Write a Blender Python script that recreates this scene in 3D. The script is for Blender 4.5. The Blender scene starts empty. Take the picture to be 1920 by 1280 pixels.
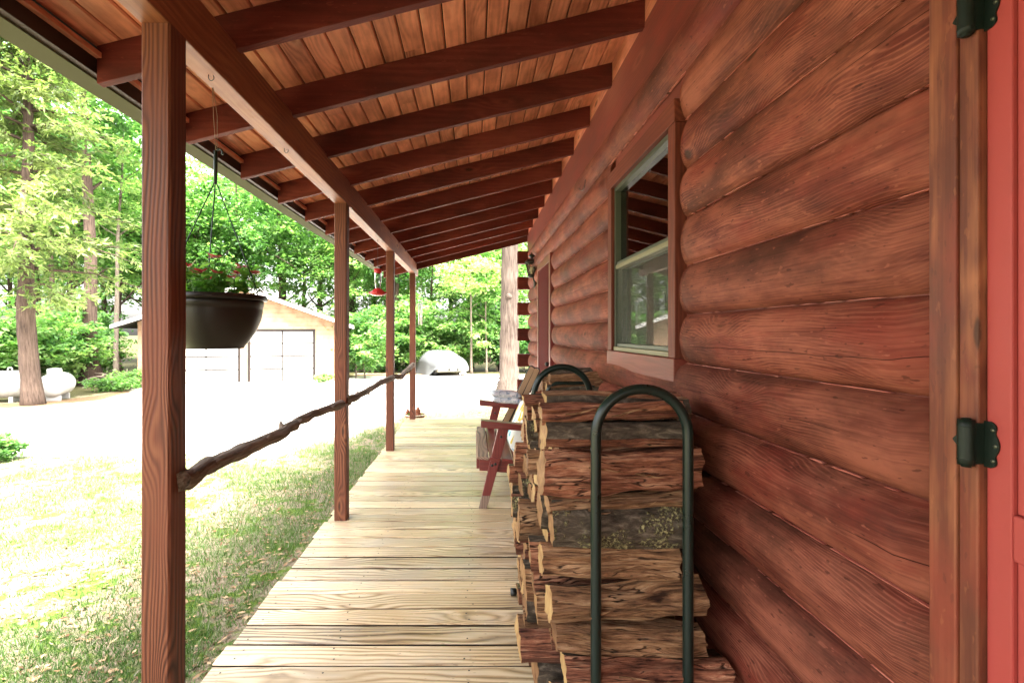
import bpy, bmesh, math, random
import numpy as np
from mathutils import Vector, Matrix, noise

# ------------------------------------------------------------------ camera, sky, sun, exposure
SC = bpy.context.scene
COL = SC.collection
H = 1.355                                   # eye height above the deck
F = 930.0                                   # focal length in pixels of a 1920 px wide frame
VX, VY = 888.0, 624.0
R = math.radians

cam_d = bpy.data.cameras.new("camera")
cam = bpy.data.objects.new("camera", cam_d)
COL.objects.link(cam)
cam.location = (0, 0, H)
cam.rotation_euler = (R(90), 0, 0)
cam_d.sensor_width = 36.0
cam_d.lens = 36.0 * F / 1920.0
cam_d.shift_x = (960 - VX) / 1920.0
cam_d.shift_y = (VY - 640) / 1920.0
cam_d.clip_start = 0.02
cam_d.clip_end = 2000
SC.camera = cam

SUN_EL, SUN_AZ = R(62), math.atan2(0.45, -0.90)     # azimuth measured from +Y towards +X
world = bpy.data.worlds.new("World")
SC.world = world
world.use_nodes = True
wn = world.node_tree
bg = wn.nodes["Background"]
sky = wn.nodes.new("ShaderNodeTexSky")
sky.sky_type = 'NISHITA'
sky.sun_disc = False
sky.sun_elevation = SUN_EL
sky.sun_rotation = SUN_AZ
sky.air_density = 1.0
sky.dust_density = 6.0
sky.ozone_density = 1.0
hs = wn.nodes.new("ShaderNodeHueSaturation")           # hazy bright overcast: a whiter sky
hs.inputs["Saturation"].default_value = 0.35
tn = wn.nodes.new("ShaderNodeMix"); tn.data_type = 'RGBA'; tn.blend_type = 'MULTIPLY'
tn.inputs[0].default_value = 1.0
tn.inputs[7].default_value = (1.0, 0.965, 0.925, 1)
wn.links.new(sky.outputs[0], hs.inputs["Color"])
wn.links.new(hs.outputs[0], tn.inputs[6])
wn.links.new(tn.outputs[2], bg.inputs[0])
bg.inputs[1].default_value = 0.15

sd = bpy.data.lights.new("sun", 'SUN')
sd.energy = 2.4
sd.angle = R(22)
sd.color = (1.0, 0.96, 0.90)
sun = bpy.data.objects.new("sun", sd)
COL.objects.link(sun)
sv = Vector((math.sin(SUN_AZ) * math.cos(SUN_EL), math.cos(SUN_AZ) * math.cos(SUN_EL), math.sin(SUN_EL)))
sun.rotation_euler = sv.to_track_quat('Z', 'Y').to_euler()

SC.view_settings.view_transform = 'Standard'
SC.view_settings.look = 'None'
SC.view_settings.exposure = 3.75
SC.view_settings.gamma = 1.0
SC.cycles.max_bounces = 10
SC.cycles.diffuse_bounces = 6
SC.cycles.glossy_bounces = 3
SC.cycles.transmission_bounces = 6
SC.cycles.transparent_max_bounces = 8
SC.cycles.sample_clamp_indirect = 8
SC.cycles.use_denoising = True

random.seed(7)


def at(px, py, d):
    """a point seen at photo pixel (px, py), d metres in front of the lens plane"""
    return Vector(((px - VX) * d / F, d, H - (py - VY) * d / F))


# ------------------------------------------------------------------ scene-tree helpers
def tag(o, label=None, cat=None, group=None, kind=None):
    if label: o["label"] = label
    if cat: o["category"] = cat
    if group: o["group"] = group
    if kind: o["kind"] = kind
    return o


def thing(name, label, cat, loc=(0, 0, 0), rz=0.0, group=None):
    o = bpy.data.objects.new(name, None)
    o.empty_display_size = 0.2
    COL.objects.link(o)
    o.location = loc
    o.rotation_euler = (0, 0, rz)
    return tag(o, label, cat, group)


def copy_tree(o, parent=None):
    c = o.copy()
    COL.objects.link(c)
    if parent is not None:
        c.parent = parent
    for ch in list(o.children):
        copy_tree(ch, c)
    return c


class MB:
    """collects geometry and links it as ONE mesh object; carries grain coordinates (gc) and a per-piece random (rnd)"""

    def __init__(self):
        self.v, self.f, self.m, self.gc, self.r, self.s = [], [], [], [], [], []

    def add(self, verts, faces, gc=None, rnd=0.0, mat=0, smooth=False):
        b = len(self.v)
        self.v += [tuple(p) for p in verts]
        self.gc += [tuple(p) for p in (gc if gc is not None else verts)]
        if isinstance(rnd, (list, tuple)):
            self.r += list(rnd)
        else:
            self.r += [rnd] * len(verts)
        self.f += [tuple(i + b for i in q) for q in faces]
        self.m += (list(mat) if isinstance(mat, (list, tuple)) else [mat] * len(faces))
        self.s += [smooth] * len(faces)
        return self

    def box(self, lo, hi, axis=0, rnd=None, mat=0, M=None):
        if rnd is None: rnd = random.random()
        x0, y0, z0 = lo
        x1, y1, z1 = hi
        vs = [(x0, y0, z0), (x1, y0, z0), (x1, y1, z0), (x0, y1, z0), (x0, y0, z1), (x1, y0, z1), (x1, y1, z1), (x0, y1, z1)]
        fs = [(0, 3, 2, 1), (4, 5, 6, 7), (0, 1, 5, 4), (1, 2, 6, 5), (2, 3, 7, 6), (3, 0, 4, 7)]
        o = [(axis + k) % 3 for k in range(3)]
        gc = [(p[o[0]], p[o[1]], p[o[2]]) for p in vs]
        if M is not None: vs = [M @ Vector(p) for p in vs]
        return self.add(vs, fs, gc, rnd, mat)

    def prism(self, poly, a0, a1, axis=1, rnd=None, mat=0, grain=0, smooth=False):
        """polygon in the two other axes extruded along axis"""
        if rnd is None: rnd = random.random()
        n = len(poly)

        def P(p, a):
            q = [0, 0, 0]
            k = [i for i in range(3) if i != axis]
            q[k[0]], q[k[1]], q[axis] = p[0], p[1], a
            return tuple(q)
        vs = [P(p, a0) for p in poly] + [P(p, a1) for p in poly]
        fs = [tuple(range(n)), tuple(range(2 * n - 1, n - 1, -1))]
        fs += [((i + 1) % n, i, n + i, n + (i + 1) % n) for i in range(n)]
        o = [(grain + k) % 3 for k in range(3)]
        gc = [(p[o[0]], p[o[1]], p[o[2]]) for p in vs]
        return self.add(vs, fs, gc, rnd, mat, smooth)

    def tube(self, pts, rad, n=10, rnd=None, mat=0, caps=True, wob=0.0, seed=0):
        if rnd is None: rnd = random.random()
        pts = [Vector(p) for p in pts]
        if not isinstance(rad, (list, tuple)): rad = [rad] * len(pts)
        vs, gc, fs = [], [], []
        up = Vector((0.03, 0.11, 1))
        prev = None
        L = 0.0
        for i, p in enumerate(pts):
            t = (pts[min(i + 1, len(pts) - 1)] - pts[max(i - 1, 0)]).normalized()
            if prev is None:
                a = t.cross(up)
                if a.length < 0.1: a = t.cross(Vector((1, 0, 0)))
                a.normalize()
            else:
                a = (prev - t * prev.dot(t)).normalized()
            prev = a
            b = t.cross(a)
            if i: L += (p - pts[i - 1]).length
            for k in range(n):
                th = 2 * math.pi * k / n
                rr = rad[i]
                if wob:
                    rr *= 1 + wob * noise.noise(Vector((L * 5 + seed, math.cos(th) * 1.3, math.sin(th) * 1.3 + seed)))
                vs.append(p + (a * math.cos(th) + b * math.sin(th)) * rr)
                gc.append((L, math.cos(th) * rad[i], math.sin(th) * rad[i]))
        for i in range(len(pts) - 1):
            for k in range(n):
                k2 = (k + 1) % n
                fs.append((i * n + k, i * n + k2, (i + 1) * n + k2, (i + 1) * n + k))
        if caps:
            fs.append(tuple(range(n - 1, -1, -1)))
            m = (len(pts) - 1) * n
            fs.append(tuple(m + k for k in range(n)))
        return self.add(vs, fs, gc, rnd, mat, True)

    def lathe(self, prof, n=32, mat=0, rnd=0.5, ctr=(0, 0, 0)):
        vs, fs = [], []
        for (r, z) in prof:
            for k in range(n):
                th = 2 * math.pi * k / n
                vs.append((ctr[0] + r * math.cos(th), ctr[1] + r * math.sin(th), ctr[2] + z))
        for i in range(len(prof) - 1):
            for k in range(n):
                k2 = (k + 1) % n
                fs.append((i * n + k, i * n + k2, (i + 1) * n + k2, (i + 1) * n + k))
        return self.add(vs, fs, None, rnd, mat, True)

    def ball(self, c, r, n=10, mat=0, rnd=0.5, sc=(1, 1, 1)):
        prof = [(max(r * math.sin(math.pi * i / n), 1e-4), -r * math.cos(math.pi * i / n)) for i in range(n + 1)]
        b = len(self.v)
        self.lathe(prof, max(8, n + 2), mat, rnd)
        for i in range(b, len(self.v)):
            p = self.v[i]
            self.v[i] = (p[0] * sc[0] + c[0], p[1] * sc[1] + c[1], p[2] * sc[2] + c[2])
        return self

    def build(self, name, mats, parent=None, bevel=0.0, loc=None, shade=False, seg=2):
        me = bpy.data.meshes.new(name)
        me.from_pydata(self.v, [], self.f)
        if not isinstance(mats, (list, tuple)): mats = [mats]
        for m in mats: me.materials.append(m)
        me.polygons.foreach_set("material_index", self.m)
        me.polygons.foreach_set("use_smooth", [bool(x) or shade for x in self.s])
        a = me.attributes.new("gc", 'FLOAT_VECTOR', 'POINT')
        a.data.foreach_set("vector", np.array(self.gc, dtype=np.float32).ravel())
        a = me.attributes.new("rnd", 'FLOAT', 'POINT')
        a.data.foreach_set("value", np.array(self.r, dtype=np.float32))
        me.update()
        o = bpy.data.objects.new(name, me)
        COL.objects.link(o)
        if parent is not None: o.parent = parent
        if loc is not None: o.location = loc
        if bevel:
            md = o.modifiers.new("edge", 'BEVEL')
            md.width = bevel
            md.segments = seg
            md.limit_method = 'ANGLE'
            md.angle_limit = R(40)
        return o


# ------------------------------------------------------------------ materials
class NT:
    def __init__(self, name):
        self.mat = bpy.data.materials.new(name)
        self.mat.use_nodes = True
        self.t = self.mat.node_tree
        self.b = self.t.nodes["Principled BSDF"]
        self.out = self.t.nodes["Material Output"]

    def n(self, typ, **kw):
        nd = self.t.nodes.new("ShaderNode" + typ)
        for k, v in kw.items(): setattr(nd, k, v)
        return nd

    def put(self, sock, val):
        if hasattr(val, "links"): self.t.links.new(val, sock)
        elif val is not None: sock.default_value = val

    def math(self, op, a, b=None, c=None, clamp=False):
        nd = self.n("Math", operation=op, use_clamp=clamp)
        for i, x in enumerate((a, b, c)):
            if x is not None: self.put(nd.inputs[i], x)
        return nd.outputs[0]

    def comb(self, x, y, z):
        nd = self.n("CombineXYZ")
        for i, q in enumerate((x, y, z)): self.put(nd.inputs[i], q)
        return nd.outputs[0]

    def sep(self, v):
        nd = self.n("SeparateXYZ")
        self.put(nd.inputs[0], v)
        return nd.outputs

    def noise(self, vec, scale=1.0, detail=2.0, rough=0.5, dist=0.0):
        nd = self.n("TexNoise")
        self.put(nd.inputs["Vector"], vec)
        nd.inputs["Scale"].default_value = scale
        nd.inputs["Detail"].default_value = detail
        nd.inputs["Roughness"].default_value = rough
        nd.inputs["Distortion"].default_value = dist
        return nd.outputs["Fac"]

    def voro(self, vec, scale=1.0, feature='F1'):
        nd = self.n("TexVoronoi", feature=feature)
        self.put(nd.inputs["Vector"], vec)
        nd.inputs["Scale"].default_value = scale
        return nd.outputs

    def rng(self, v, a, b, c=0.0, d=1.0, smooth=True):
        nd = self.n("MapRange")
        if smooth: nd.interpolation_type = 'SMOOTHSTEP'
        self.put(nd.inputs[0], v)
        for i, x in zip((1, 2, 3, 4), (a, b, c, d)): nd.inputs[i].default_value = x
        return nd.outputs[0]

    def mix(self, fac, a, b, mode='MIX'):
        nd = self.n("Mix", data_type='RGBA', blend_type=mode)
        self.put(nd.inputs[0], fac)
        for s, x in ((nd.inputs[6], a), (nd.inputs[7], b)):
            if isinstance(x, tuple) and len(x) == 3: x = (*x, 1)
            self.put(s, x)
        return nd.outputs[2]

    def ramp(self, fac, stops):
        nd = self.n("ValToRGB")
        self.put(nd.inputs[0], fac)
        e = nd.color_ramp.elements
        while len(e) < len(stops): e.new(0.5)
        for el, (p, c) in zip(e, stops):
            el.position = p
            el.color = (*c, 1)
        return nd.outputs[0]

    def attr(self, name):
        nd = self.n("Attribute", attribute_name=name)
        return nd.outputs

    def bump(self, h, strength=0.4, dist=0.005):
        nd = self.n("Bump")
        nd.inputs["Strength"].default_value = strength
        nd.inputs["Distance"].default_value = dist
        self.put(nd.inputs["Height"], h)
        self.t.links.new(nd.outputs[0], self.b.inputs["Normal"])

    def set(self, color=None, rough=None, spec=None, metal=None):
        if color is not None:
            if isinstance(color, tuple) and len(color) == 3: color = (*color, 1)
            self.put(self.b.inputs["Base Color"], color)
        if rough is not None: self.put(self.b.inputs["Roughness"], rough)
        if spec is not None: self.b.inputs["Specular IOR Level"].default_value = spec
        if metal is not None: self.b.inputs["Metallic"].default_value = metal
        return self


def wood(name, dark, mid, light, ring=60.0, warp=3.0, knot=(1.6, 5.0, 1.6), ringamt=0.45, fib=0.35, blot=0.35, bias=-0.08,
         sharp=1.0, rough=0.55, spec=0.3, bump=0.35, bdist=0.003, knotcol=(0.03, 0.012, 0.006), var=0.3, crack=0.0,
         stain=None, stain_amt=0.0, stain2=None, stain2_amt=0.0, nick=0.0, fadeb=0.25, wscale=(1.1, 7.0), tonal=(0.9, 3.0)):
    t = NT(name)
    g = t.attr("gc")["Vector"]
    rnd = t.attr("rnd")["Fac"]
    off = t.comb(t.math('MULTIPLY', rnd, 37.3), t.math('MULTIPLY', rnd, 11.7), t.math('MULTIPLY', rnd, 5.9))
    va = t.n("VectorMath", operation='ADD')
    t.put(va.inputs[0], g); t.put(va.inputs[1], off)
    a, b, c = t.sep(va.outputs[0])
    M = lambda k, s: t.math('MULTIPLY', k, s)
    w = t.noise(t.comb(M(a, wscale[0]), M(b, wscale[1]), M(c, wscale[1])), 1.0, 2.5, 0.5)
    kv = t.voro(t.comb(M(a, knot[0]), M(b, knot[1]), M(c, knot[1])), 1.0)
    kd = kv["Distance"]
    kk = t.rng(kd, 0.0, 0.5, 1.0, 0.0)
    rr = t.math('ADD', M(t.math('ADD', b, M(c, 0.6)), ring), t.math('ADD', M(w, warp), M(kk, knot[2])))
    s = t.math('MULTIPLY_ADD', t.math('SINE', M(rr, 6.28318)), 0.5, 0.5)
    if sharp != 1.0: s = t.math('POWER', s, sharp)
    # rings fade in and out along the plank
    fade = t.rng(t.noise(t.comb(M(a, 1.7), M(b, 4.0), M(c, 4.0)), 1.0, 1.0), 0.3, 0.65)
    s = t.math('MULTIPLY_ADD', t.math('SUBTRACT', s, 0.5), t.math('MULTIPLY_ADD', fade, 0.8, fadeb), 0.5)
    fi = t.noise(t.comb(M(a, 4.0), M(b, 170.0), M(c, 170.0)), 1.0, 3.0, 0.6)
    bl = t.noise(t.comb(M(a, tonal[0]), M(b, tonal[1]), M(c, tonal[1])), 1.0, 4.0, 0.6)
    v = t.math('ADD', M(s, ringamt), t.math('ADD', M(fi, fib), t.math('MULTIPLY_ADD', bl, blot * 1.6, bias - 0.3 * blot)))
    col = t.ramp(v, [(0.12, dark), (0.5, mid), (0.88, light)])
    if stain is not None:
        sn = t.noise(t.comb(M(a, 2.2), M(b, 5.0), M(c, 5.0)), 1.0, 5.0, 0.65)
        col = t.mix(M(t.rng(sn, 0.45, 0.7), stain_amt), col, stain)
    if stain2 is not None:
        sn = t.noise(t.comb(M(a, 1.5), M(b, 3.6), t.math('ADD', M(c, 3.6), 7.7)), 1.0, 6.0, 0.68)
        col = t.mix(M(t.rng(sn, 0.42, 0.72), stain2_amt), col, stain2)
    core = t.rng(kd, 0.055, 0.095, 1.0, 0.0)
    halo = t.math('MULTIPLY', t.rng(kd, 0.09, 0.13, 0.0, 1.0), t.rng(kd, 0.13, 0.22, 1.0, 0.0))
    # only some cells hold a knot
    pick = t.math('GREATER_THAN', t.sep(kv["Color"])[0], 0.52)
    core = t.math('MULTIPLY', core, pick)
    col = t.mix(t.math('MULTIPLY', t.math('MULTIPLY', halo, pick), 0.35), col, light)
    col = t.mix(t.math('MULTIPLY', core, 0.8), col, knotcol)
    if nick > 0:
        nk = t.noise(t.comb(M(a, 26.0), M(b, 75.0), M(c, 75.0)), 1.0, 2.0, 0.5)
        col = t.mix(M(t.rng(nk, 0.66, 0.72), nick), col, light)
        col = t.mix(M(t.rng(nk, 0.29, 0.34, 1.0, 0.0), nick), col, dark)
    br = t.math('MULTIPLY_ADD', t.math('FRACT', M(rnd, 7.31)), var, 1.0 - var * 0.5)
    col = t.mix(1.0, col, t.comb(br, br, br), 'MULTIPLY')
    h = t.math('SUBTRACT', v, M(core, 0.5))
    if crack > 0:
        cn = t.noise(t.comb(M(a, 1.3), 0.0, M(rnd, 40.0)), 1.0, 4.0, 0.6)
        cl = t.math('ABSOLUTE', t.math('SUBTRACT', t.math('ADD', t.sep(g)[1], M(cn, 0.05)), t.math('MULTIPLY_ADD', t.math('FRACT', M(rnd, 23.7)), 0.10, 0.10)))
        cm = t.math('MULTIPLY', t.rng(cl, 0.0003, 0.0011, 1.0, 0.0),
                    t.rng(t.noise(t.comb(M(a, 0.8), 3.0, M(rnd, 90.0)), 1.0, 2.0), 0.54, 0.60))
        col = t.mix(M(cm, crack), col, (0.012, 0.006, 0.004))
        h = t.math('SUBTRACT', h, M(cm, 1.5))
    ro = t.math('MULTIPLY_ADD', bl, 0.25, rough - 0.12)
    t.set(col, ro, spec)
    t.bump(h, bump, bdist)
    return t.mat


def plain(name, col, rough=0.5, spec=0.4, metal=0.0, var=0.12, scale=6.0, bump=0.0, bdist=0.003, bscale=60.0, dirt=None, dirt_amt=0.0, dirt_scale=3.0):
    t = NT(name)
    co = t.n("TexCoord").outputs["Object"]
    nz = t.noise(co, scale, 5.0, 0.6)
    f = t.math('MULTIPLY_ADD', nz, var * 2, 1.0 - var)
    c = t.mix(1.0, (*col, 1), t.comb(f, f, f), 'MULTIPLY')
    if dirt is not None:
        dn = t.noise(co, dirt_scale, 6.0, 0.7)
        c = t.mix(t.math('MULTIPLY', t.rng(dn, 0.45, 0.68), dirt_amt), c, dirt)
    t.set(c, t.math('MULTIPLY_ADD', nz, 0.2, rough - 0.1), spec, metal)
    if bump: t.bump(t.noise(co, bscale, 4.0, 0.6), bump, bdist)
    return t.mat


M = {}
# the red-stained pine of porch and cabin
M['rafter'] = wood("stained_rafter", (0.048, 0.0085, 0.0065), (0.115, 0.022, 0.015), (0.21, 0.052, 0.032), ring=45, warp=3, ringamt=0.12, fib=0.3, blot=0.6, rough=0.62, spec=0.15, var=0.3, bias=0.02, stain=(0.03, 0.008, 0.006), stain_amt=0.5, knot=(2.2, 6, 2), nick=0.3)
M['beam'] = wood("stained_beam", (0.075, 0.020, 0.010), (0.29, 0.105, 0.044), (0.55, 0.27, 0.11), ring=40, warp=3, ringamt=0.16, fib=0.3, blot=0.5, rough=0.5, var=0.2, stain=(0.09, 0.022, 0.013), stain_amt=0.4)
M['ceiling'] = wood("ceiling_board", (0.26, 0.080, 0.042), (0.78, 0.31, 0.19), (0.88, 0.50, 0.33), ring=34, warp=6, knot=(2.0, 6.0, 2.0), ringamt=0.14, fib=0.22, blot=0.6, rough=0.42, spec=0.4, var=0.30, tonal=(3.0, 7.0), stain=(0.22, 0.06, 0.032), stain_amt=0.5, knotcol=(0.10, 0.02, 0.012))
M['post'] = wood("porch_post", (0.026, 0.008, 0.004), (0.155, 0.050, 0.024), (0.29, 0.120, 0.056), ring=78, warp=5.5, knot=(2.6, 9.0, 3.0), ringamt=0.36, fib=0.25, blot=0.4, sharp=0.8, rough=0.6, bump=0.7, var=0.12, bias=-0.10, stain=(0.16, 0.040, 0.019), stain_amt=0.5)
M['deck'] = wood("deck_board", (0.080, 0.046, 0.020), (0.45, 0.315, 0.165), (0.75, 0.61, 0.40), ring=40, warp=5.5, knot=(1.6, 5.0, 3.0), ringamt=0.52, fib=0.36, blot=0.60, sharp=0.6, nick=0.35, rough=0.36, spec=0.5, bump=0.6, var=0.36,
                 knotcol=(0.085, 0.05, 0.03), stain=(0.40, 0.375, 0.34), stain_amt=0.4, bias=-0.17, fadeb=0.4)
M['log'] = wood("cabin_log", (0.018, 0.005, 0.0035), (0.098, 0.0235, 0.0150), (0.275, 0.090, 0.055), ring=120, warp=15.0, knot=(2.4, 4.4, 6.0), ringamt=0.27, fib=0.55, blot=0.72, nick=0.5, sharp=3.0, rough=0.68, spec=0.10, bump=0.9, fadeb=-0.05, stain2=(0.042, 0.016, 0.010), stain2_amt=0.8,
                bdist=0.003, var=0.22, crack=0.85, stain=(0.17, 0.026, 0.017), stain_amt=0.6, tonal=(3.5, 8.0), wscale=(1.6, 6.0), bias=-0.06)
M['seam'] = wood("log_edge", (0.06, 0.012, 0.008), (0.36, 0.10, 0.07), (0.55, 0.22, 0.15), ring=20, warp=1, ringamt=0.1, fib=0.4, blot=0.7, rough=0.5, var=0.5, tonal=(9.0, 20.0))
M['frieze'] = wood("frieze_board", (0.065, 0.014, 0.010), (0.18, 0.043, 0.026), (0.31, 0.10, 0.060), ring=60, warp=7, ringamt=0.14, fib=0.3, blot=0.6, rough=0.5, var=0.2, stain=(0.22, 0.032, 0.020), stain_amt=0.5)
M['trim'] = wood("window_trim", (0.045, 0.010, 0.007), (0.135, 0.034, 0.019), (0.26, 0.085, 0.045), ring=45, warp=3, ringamt=0.2, fib=0.3, blot=0.5, rough=0.55, spec=0.2, var=0.35)
M['casing'] = wood("door_casing", (0.050, 0.013, 0.008), (0.120, 0.034, 0.018), (0.30, 0.110, 0.048), ring=26, warp=3, knot=(2.6, 8, 1.5), ringamt=0.18, fib=0.36, blot=0.85, bias=-0.20, nick=0.3, rough=0.55, var=0.1, tonal=(2.4, 12.0), stain=(0.22, 0.040, 0.022), stain_amt=0.65)
M['grime'] = plain("board_edge_grime", (0.040, 0.030, 0.020), 0.9, 0.1, var=0.4, scale=20)  # dark board sides: shade of the gaps put into the colour, with grime
M['maroon'] = plain("maroon_paint", (0.075, 0.010, 0.010), 0.85, 0.06, var=0.2, scale=5)
M['door_red'] = plain("door_paint", (0.33, 0.052, 0.044), 0.5, 0.25, var=0.07, scale=3, bump=0.12, bscale=45, dirt=(0.27, 0.05, 0.04), dirt_amt=0.4)
M['door_dark'] = plain("door_screen", (0.035, 0.012, 0.010), 0.5, 0.3)
M['bench_red'] = wood("bench_paint", (0.08, 0.012, 0.010), (0.15, 0.020, 0.016), (0.21, 0.040, 0.030), ring=50, warp=3, ringamt=0.25, fib=0.4, blot=0.4, rough=0.38, spec=0.5, var=0.12, knotcol=(0.06, 0.015, 0.01))
M['bench_worn'] = wood("worn_timber", (0.09, 0.06, 0.045), (0.26, 0.175, 0.13), (0.42, 0.30, 0.22), ring=70, warp=4, ringamt=0.5, fib=0.3, blot=0.3, rough=0.6)
M['gutter'] = plain("gutter_paint", (0.105, 0.107, 0.068), 0.85, 0.04, var=0.05, scale=2)
M['fascia'] = plain("fascia_dark", (0.035, 0.018, 0.012), 0.6, 0.2, var=0.2)
M['roof'] = plain("roof_shingle", (0.040, 0.034, 0.032), 0.85, 0.2, var=0.3, scale=9, bump=0.4, bdist=0.01)
M['green_metal'] = plain("rack_enamel", (0.005, 0.014, 0.011), 0.30, 0.4, var=0.2, scale=12)
M['hinge'] = plain("hinge_enamel", (0.006, 0.012, 0.008), 0.45, 0.25, var=0.3, scale=40, bump=0.12, bscale=120)
M['screw'] = plain("screw_head", (0.10, 0.11, 0.07), 0.35, 0.6, metal=0.6)
M['black'] = plain("black_iron", (0.012, 0.014, 0.013), 0.4, 0.5, var=0.2)
M['black_plastic'] = plain("pot_plastic", (0.016, 0.014, 0.011), 0.42, 0.35, var=0.15, scale=5)
M['hang_green'] = plain("hanger_plastic", (0.008, 0.022, 0.012), 0.45, 0.4)
M['string'] = plain("string_fibre", (0.28, 0.20, 0.14), 0.8, 0.1)
M['sash'] = plain("sash_metal", (0.055, 0.065, 0.042), 0.4, 0.4, var=0.15)
M['sash_light'] = plain("sash_bead", (0.19, 0.175, 0.10), 0.5, 0.3, var=0.12)
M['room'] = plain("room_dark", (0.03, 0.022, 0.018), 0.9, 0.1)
M['curtain'] = plain("curtain_cloth", (0.42, 0.30, 0.26), 0.9, 0.1)
M['white'] = plain("white_paint", (0.34, 0.34, 0.325), 0.5, 0.3, var=0.05, dirt=(0.16, 0.155, 0.14), dirt_amt=0.4)
M['cover'] = plain("cover_cloth", (0.085, 0.088, 0.094), 0.6, 0.3, var=0.05)
M['soil'] = plain("potting_soil", (0.03, 0.02, 0.013), 0.95, 0.1, bump=0.5, bdist=0.01)
M['red_plastic'] = plain("red_plastic", (0.45, 0.02, 0.02), 0.3, 0.5)
M['terracotta'] = plain("terracotta", (0.26, 0.10, 0.055), 0.7, 0.2, var=0.2)
M['cream'] = plain("cream_glaze", (0.62, 0.55, 0.38), 0.5, 0.3)
M['tyre'] = plain("tyre_rubber", (0.018, 0.018, 0.018), 0.7, 0.2)
M['car_dark'] = plain("car_paint", (0.10, 0.095, 0.075), 0.3, 0.5)
M['plate'] = plain("plate_metal", (0.55, 0.55, 0.55), 0.4, 0.4)
M['chime'] = plain("chime_tube", (0.55, 0.55, 0.52), 0.35, 0.5, metal=0.7)
M['folded'] = plain("canvas_beige", (0.40, 0.27, 0.16), 0.75, 0.2, var=0.1)


def glass_mat(name, tint=(0.75, 0.78, 0.72), ior=1.6, rough=0.02):
    t = NT(name)
    t.t.nodes.remove(t.b)
    tr = t.n("BsdfTransparent"); tr.inputs[0].default_value = (*tint, 1)
    gl = t.n("BsdfGlossy"); gl.inputs["Roughness"].default_value = rough
    fr = t.n("Fresnel"); fr.inputs[0].default_value = ior
    mx = t.n("MixShader")
    t.t.links.new(fr.outputs[0], mx.inputs[0])
    t.t.links.new(tr.outputs[0], mx.inputs[1])
    t.t.links.new(gl.outputs[0], mx.inputs[2])
    t.t.links.new(mx.outputs[0], t.out.inputs[0])
    return t.mat


M['glass'] = glass_mat("window_glass", (0.45, 0.46, 0.40), 4.0)
M['clear'] = glass_mat("clear_glass", (0.9, 0.92, 0.88), 1.35, 0.04)


def screen_mat():
    t = NT("insect_screen")
    t.set((0.10, 0.11, 0.085), 0.6, 0.2)
    t.b.inputs["Alpha"].default_value = 0.20
    return t.mat


M['screen'] = screen_mat()


def leaf_mat(name, stops, trans=0.5, rough=0.5):
    t = NT(name)
    rnd = t.attr("rnd")["Fac"]
    oi = t.n("ObjectInfo").outputs["Random"]
    f = t.math('MULTIPLY_ADD', t.math('SUBTRACT', oi, 0.5), 0.30, rnd, clamp=True)
    col = t.ramp(f, stops)
    t.set(col, rough, 0.25)
    tl = t.n("BsdfTranslucent")
    tcol = t.mix(1.0, col, (1.0, 1.25, 0.55, 1), 'MULTIPLY')
    t.t.links.new(tcol, tl.inputs[0])
    mx = t.n("MixShader"); mx.inputs[0].default_value = trans
    t.t.links.new(t.b.outputs[0], mx.inputs[1])
    t.t.links.new(tl.outputs[0], mx.inputs[2])
    t.t.links.new(mx.outputs[0], t.out.inputs[0])
    return t.mat


M['leaf'] = leaf_mat("broad_leaf", [(0.0, (0.060, 0.135, 0.040)), (0.5, (0.155, 0.29, 0.095)), (1.0, (0.37, 0.47, 0.21))], 0.6)
M['leaf_dark'] = leaf_mat("shade_leaf", [(0.0, (0.045, 0.110, 0.038)), (0.5, (0.125, 0.255, 0.090)), (1.0, (0.27, 0.40, 0.17))], 0.6)
M['cedar'] = leaf_mat("cedar_spray", [(0.0, (0.055, 0.085, 0.030)), (0.5, (0.16, 0.205, 0.075)), (1.0, (0.33, 0.37, 0.17))], 0.55)
M['grassblade'] = leaf_mat("grass_blade", [(0.0, (0.030, 0.075, 0.012)), (0.5, (0.090, 0.165, 0.045)), (0.78, (0.15, 0.20, 0.085)), (1.0, (0.28, 0.26, 0.20))], 0.35)
M['litter'] = leaf_mat("dry_leaf", [(0.0, (0.10, 0.05, 0.025)), (0.5, (0.27, 0.16, 0.085)), (1.0, (0.46, 0.33, 0.2))], 0.2)
M['potleaf'] = leaf_mat("pot_leaf", [(0.0, (0.07, 0.18, 0.03)), (0.6, (0.19, 0.38, 0.08)), (1.0, (0.36, 0.54, 0.18))], 0.6)
M['petal'] = leaf_mat("flower_petal", [(0.0, (0.42, 0.02, 0.06)), (0.6, (0.65, 0.07, 0.16)), (1.0, (0.80, 0.20, 0.30))], 0.4)


def bark_mat(name, dark, light, sx=3.0, sy=28.0, bump=1.0):
    t = NT(name)
    g = t.attr("gc")["Vector"]
    a, b, c = t.sep(g)
    v = t.comb(t.math('MULTIPLY', a, sx), t.math('MULTIPLY', b, sy), t.math('MULTIPLY', c, sy))
    n1 = t.noise(v, 1.0, 5.0, 0.65, 0.4)
    n2 = t.noise(g, 2.2, 3.0, 0.5)
    f = t.math('MULTIPLY_ADD', n1, 1.3, t.math('MULTIPLY_ADD', n2, 0.5, -0.4))
    t.set(t.ramp(f, [(0.2, dark), (0.8, light)]), 0.85, 0.15)
    t.bump(n1, bump, 0.03)
    return t.mat


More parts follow.
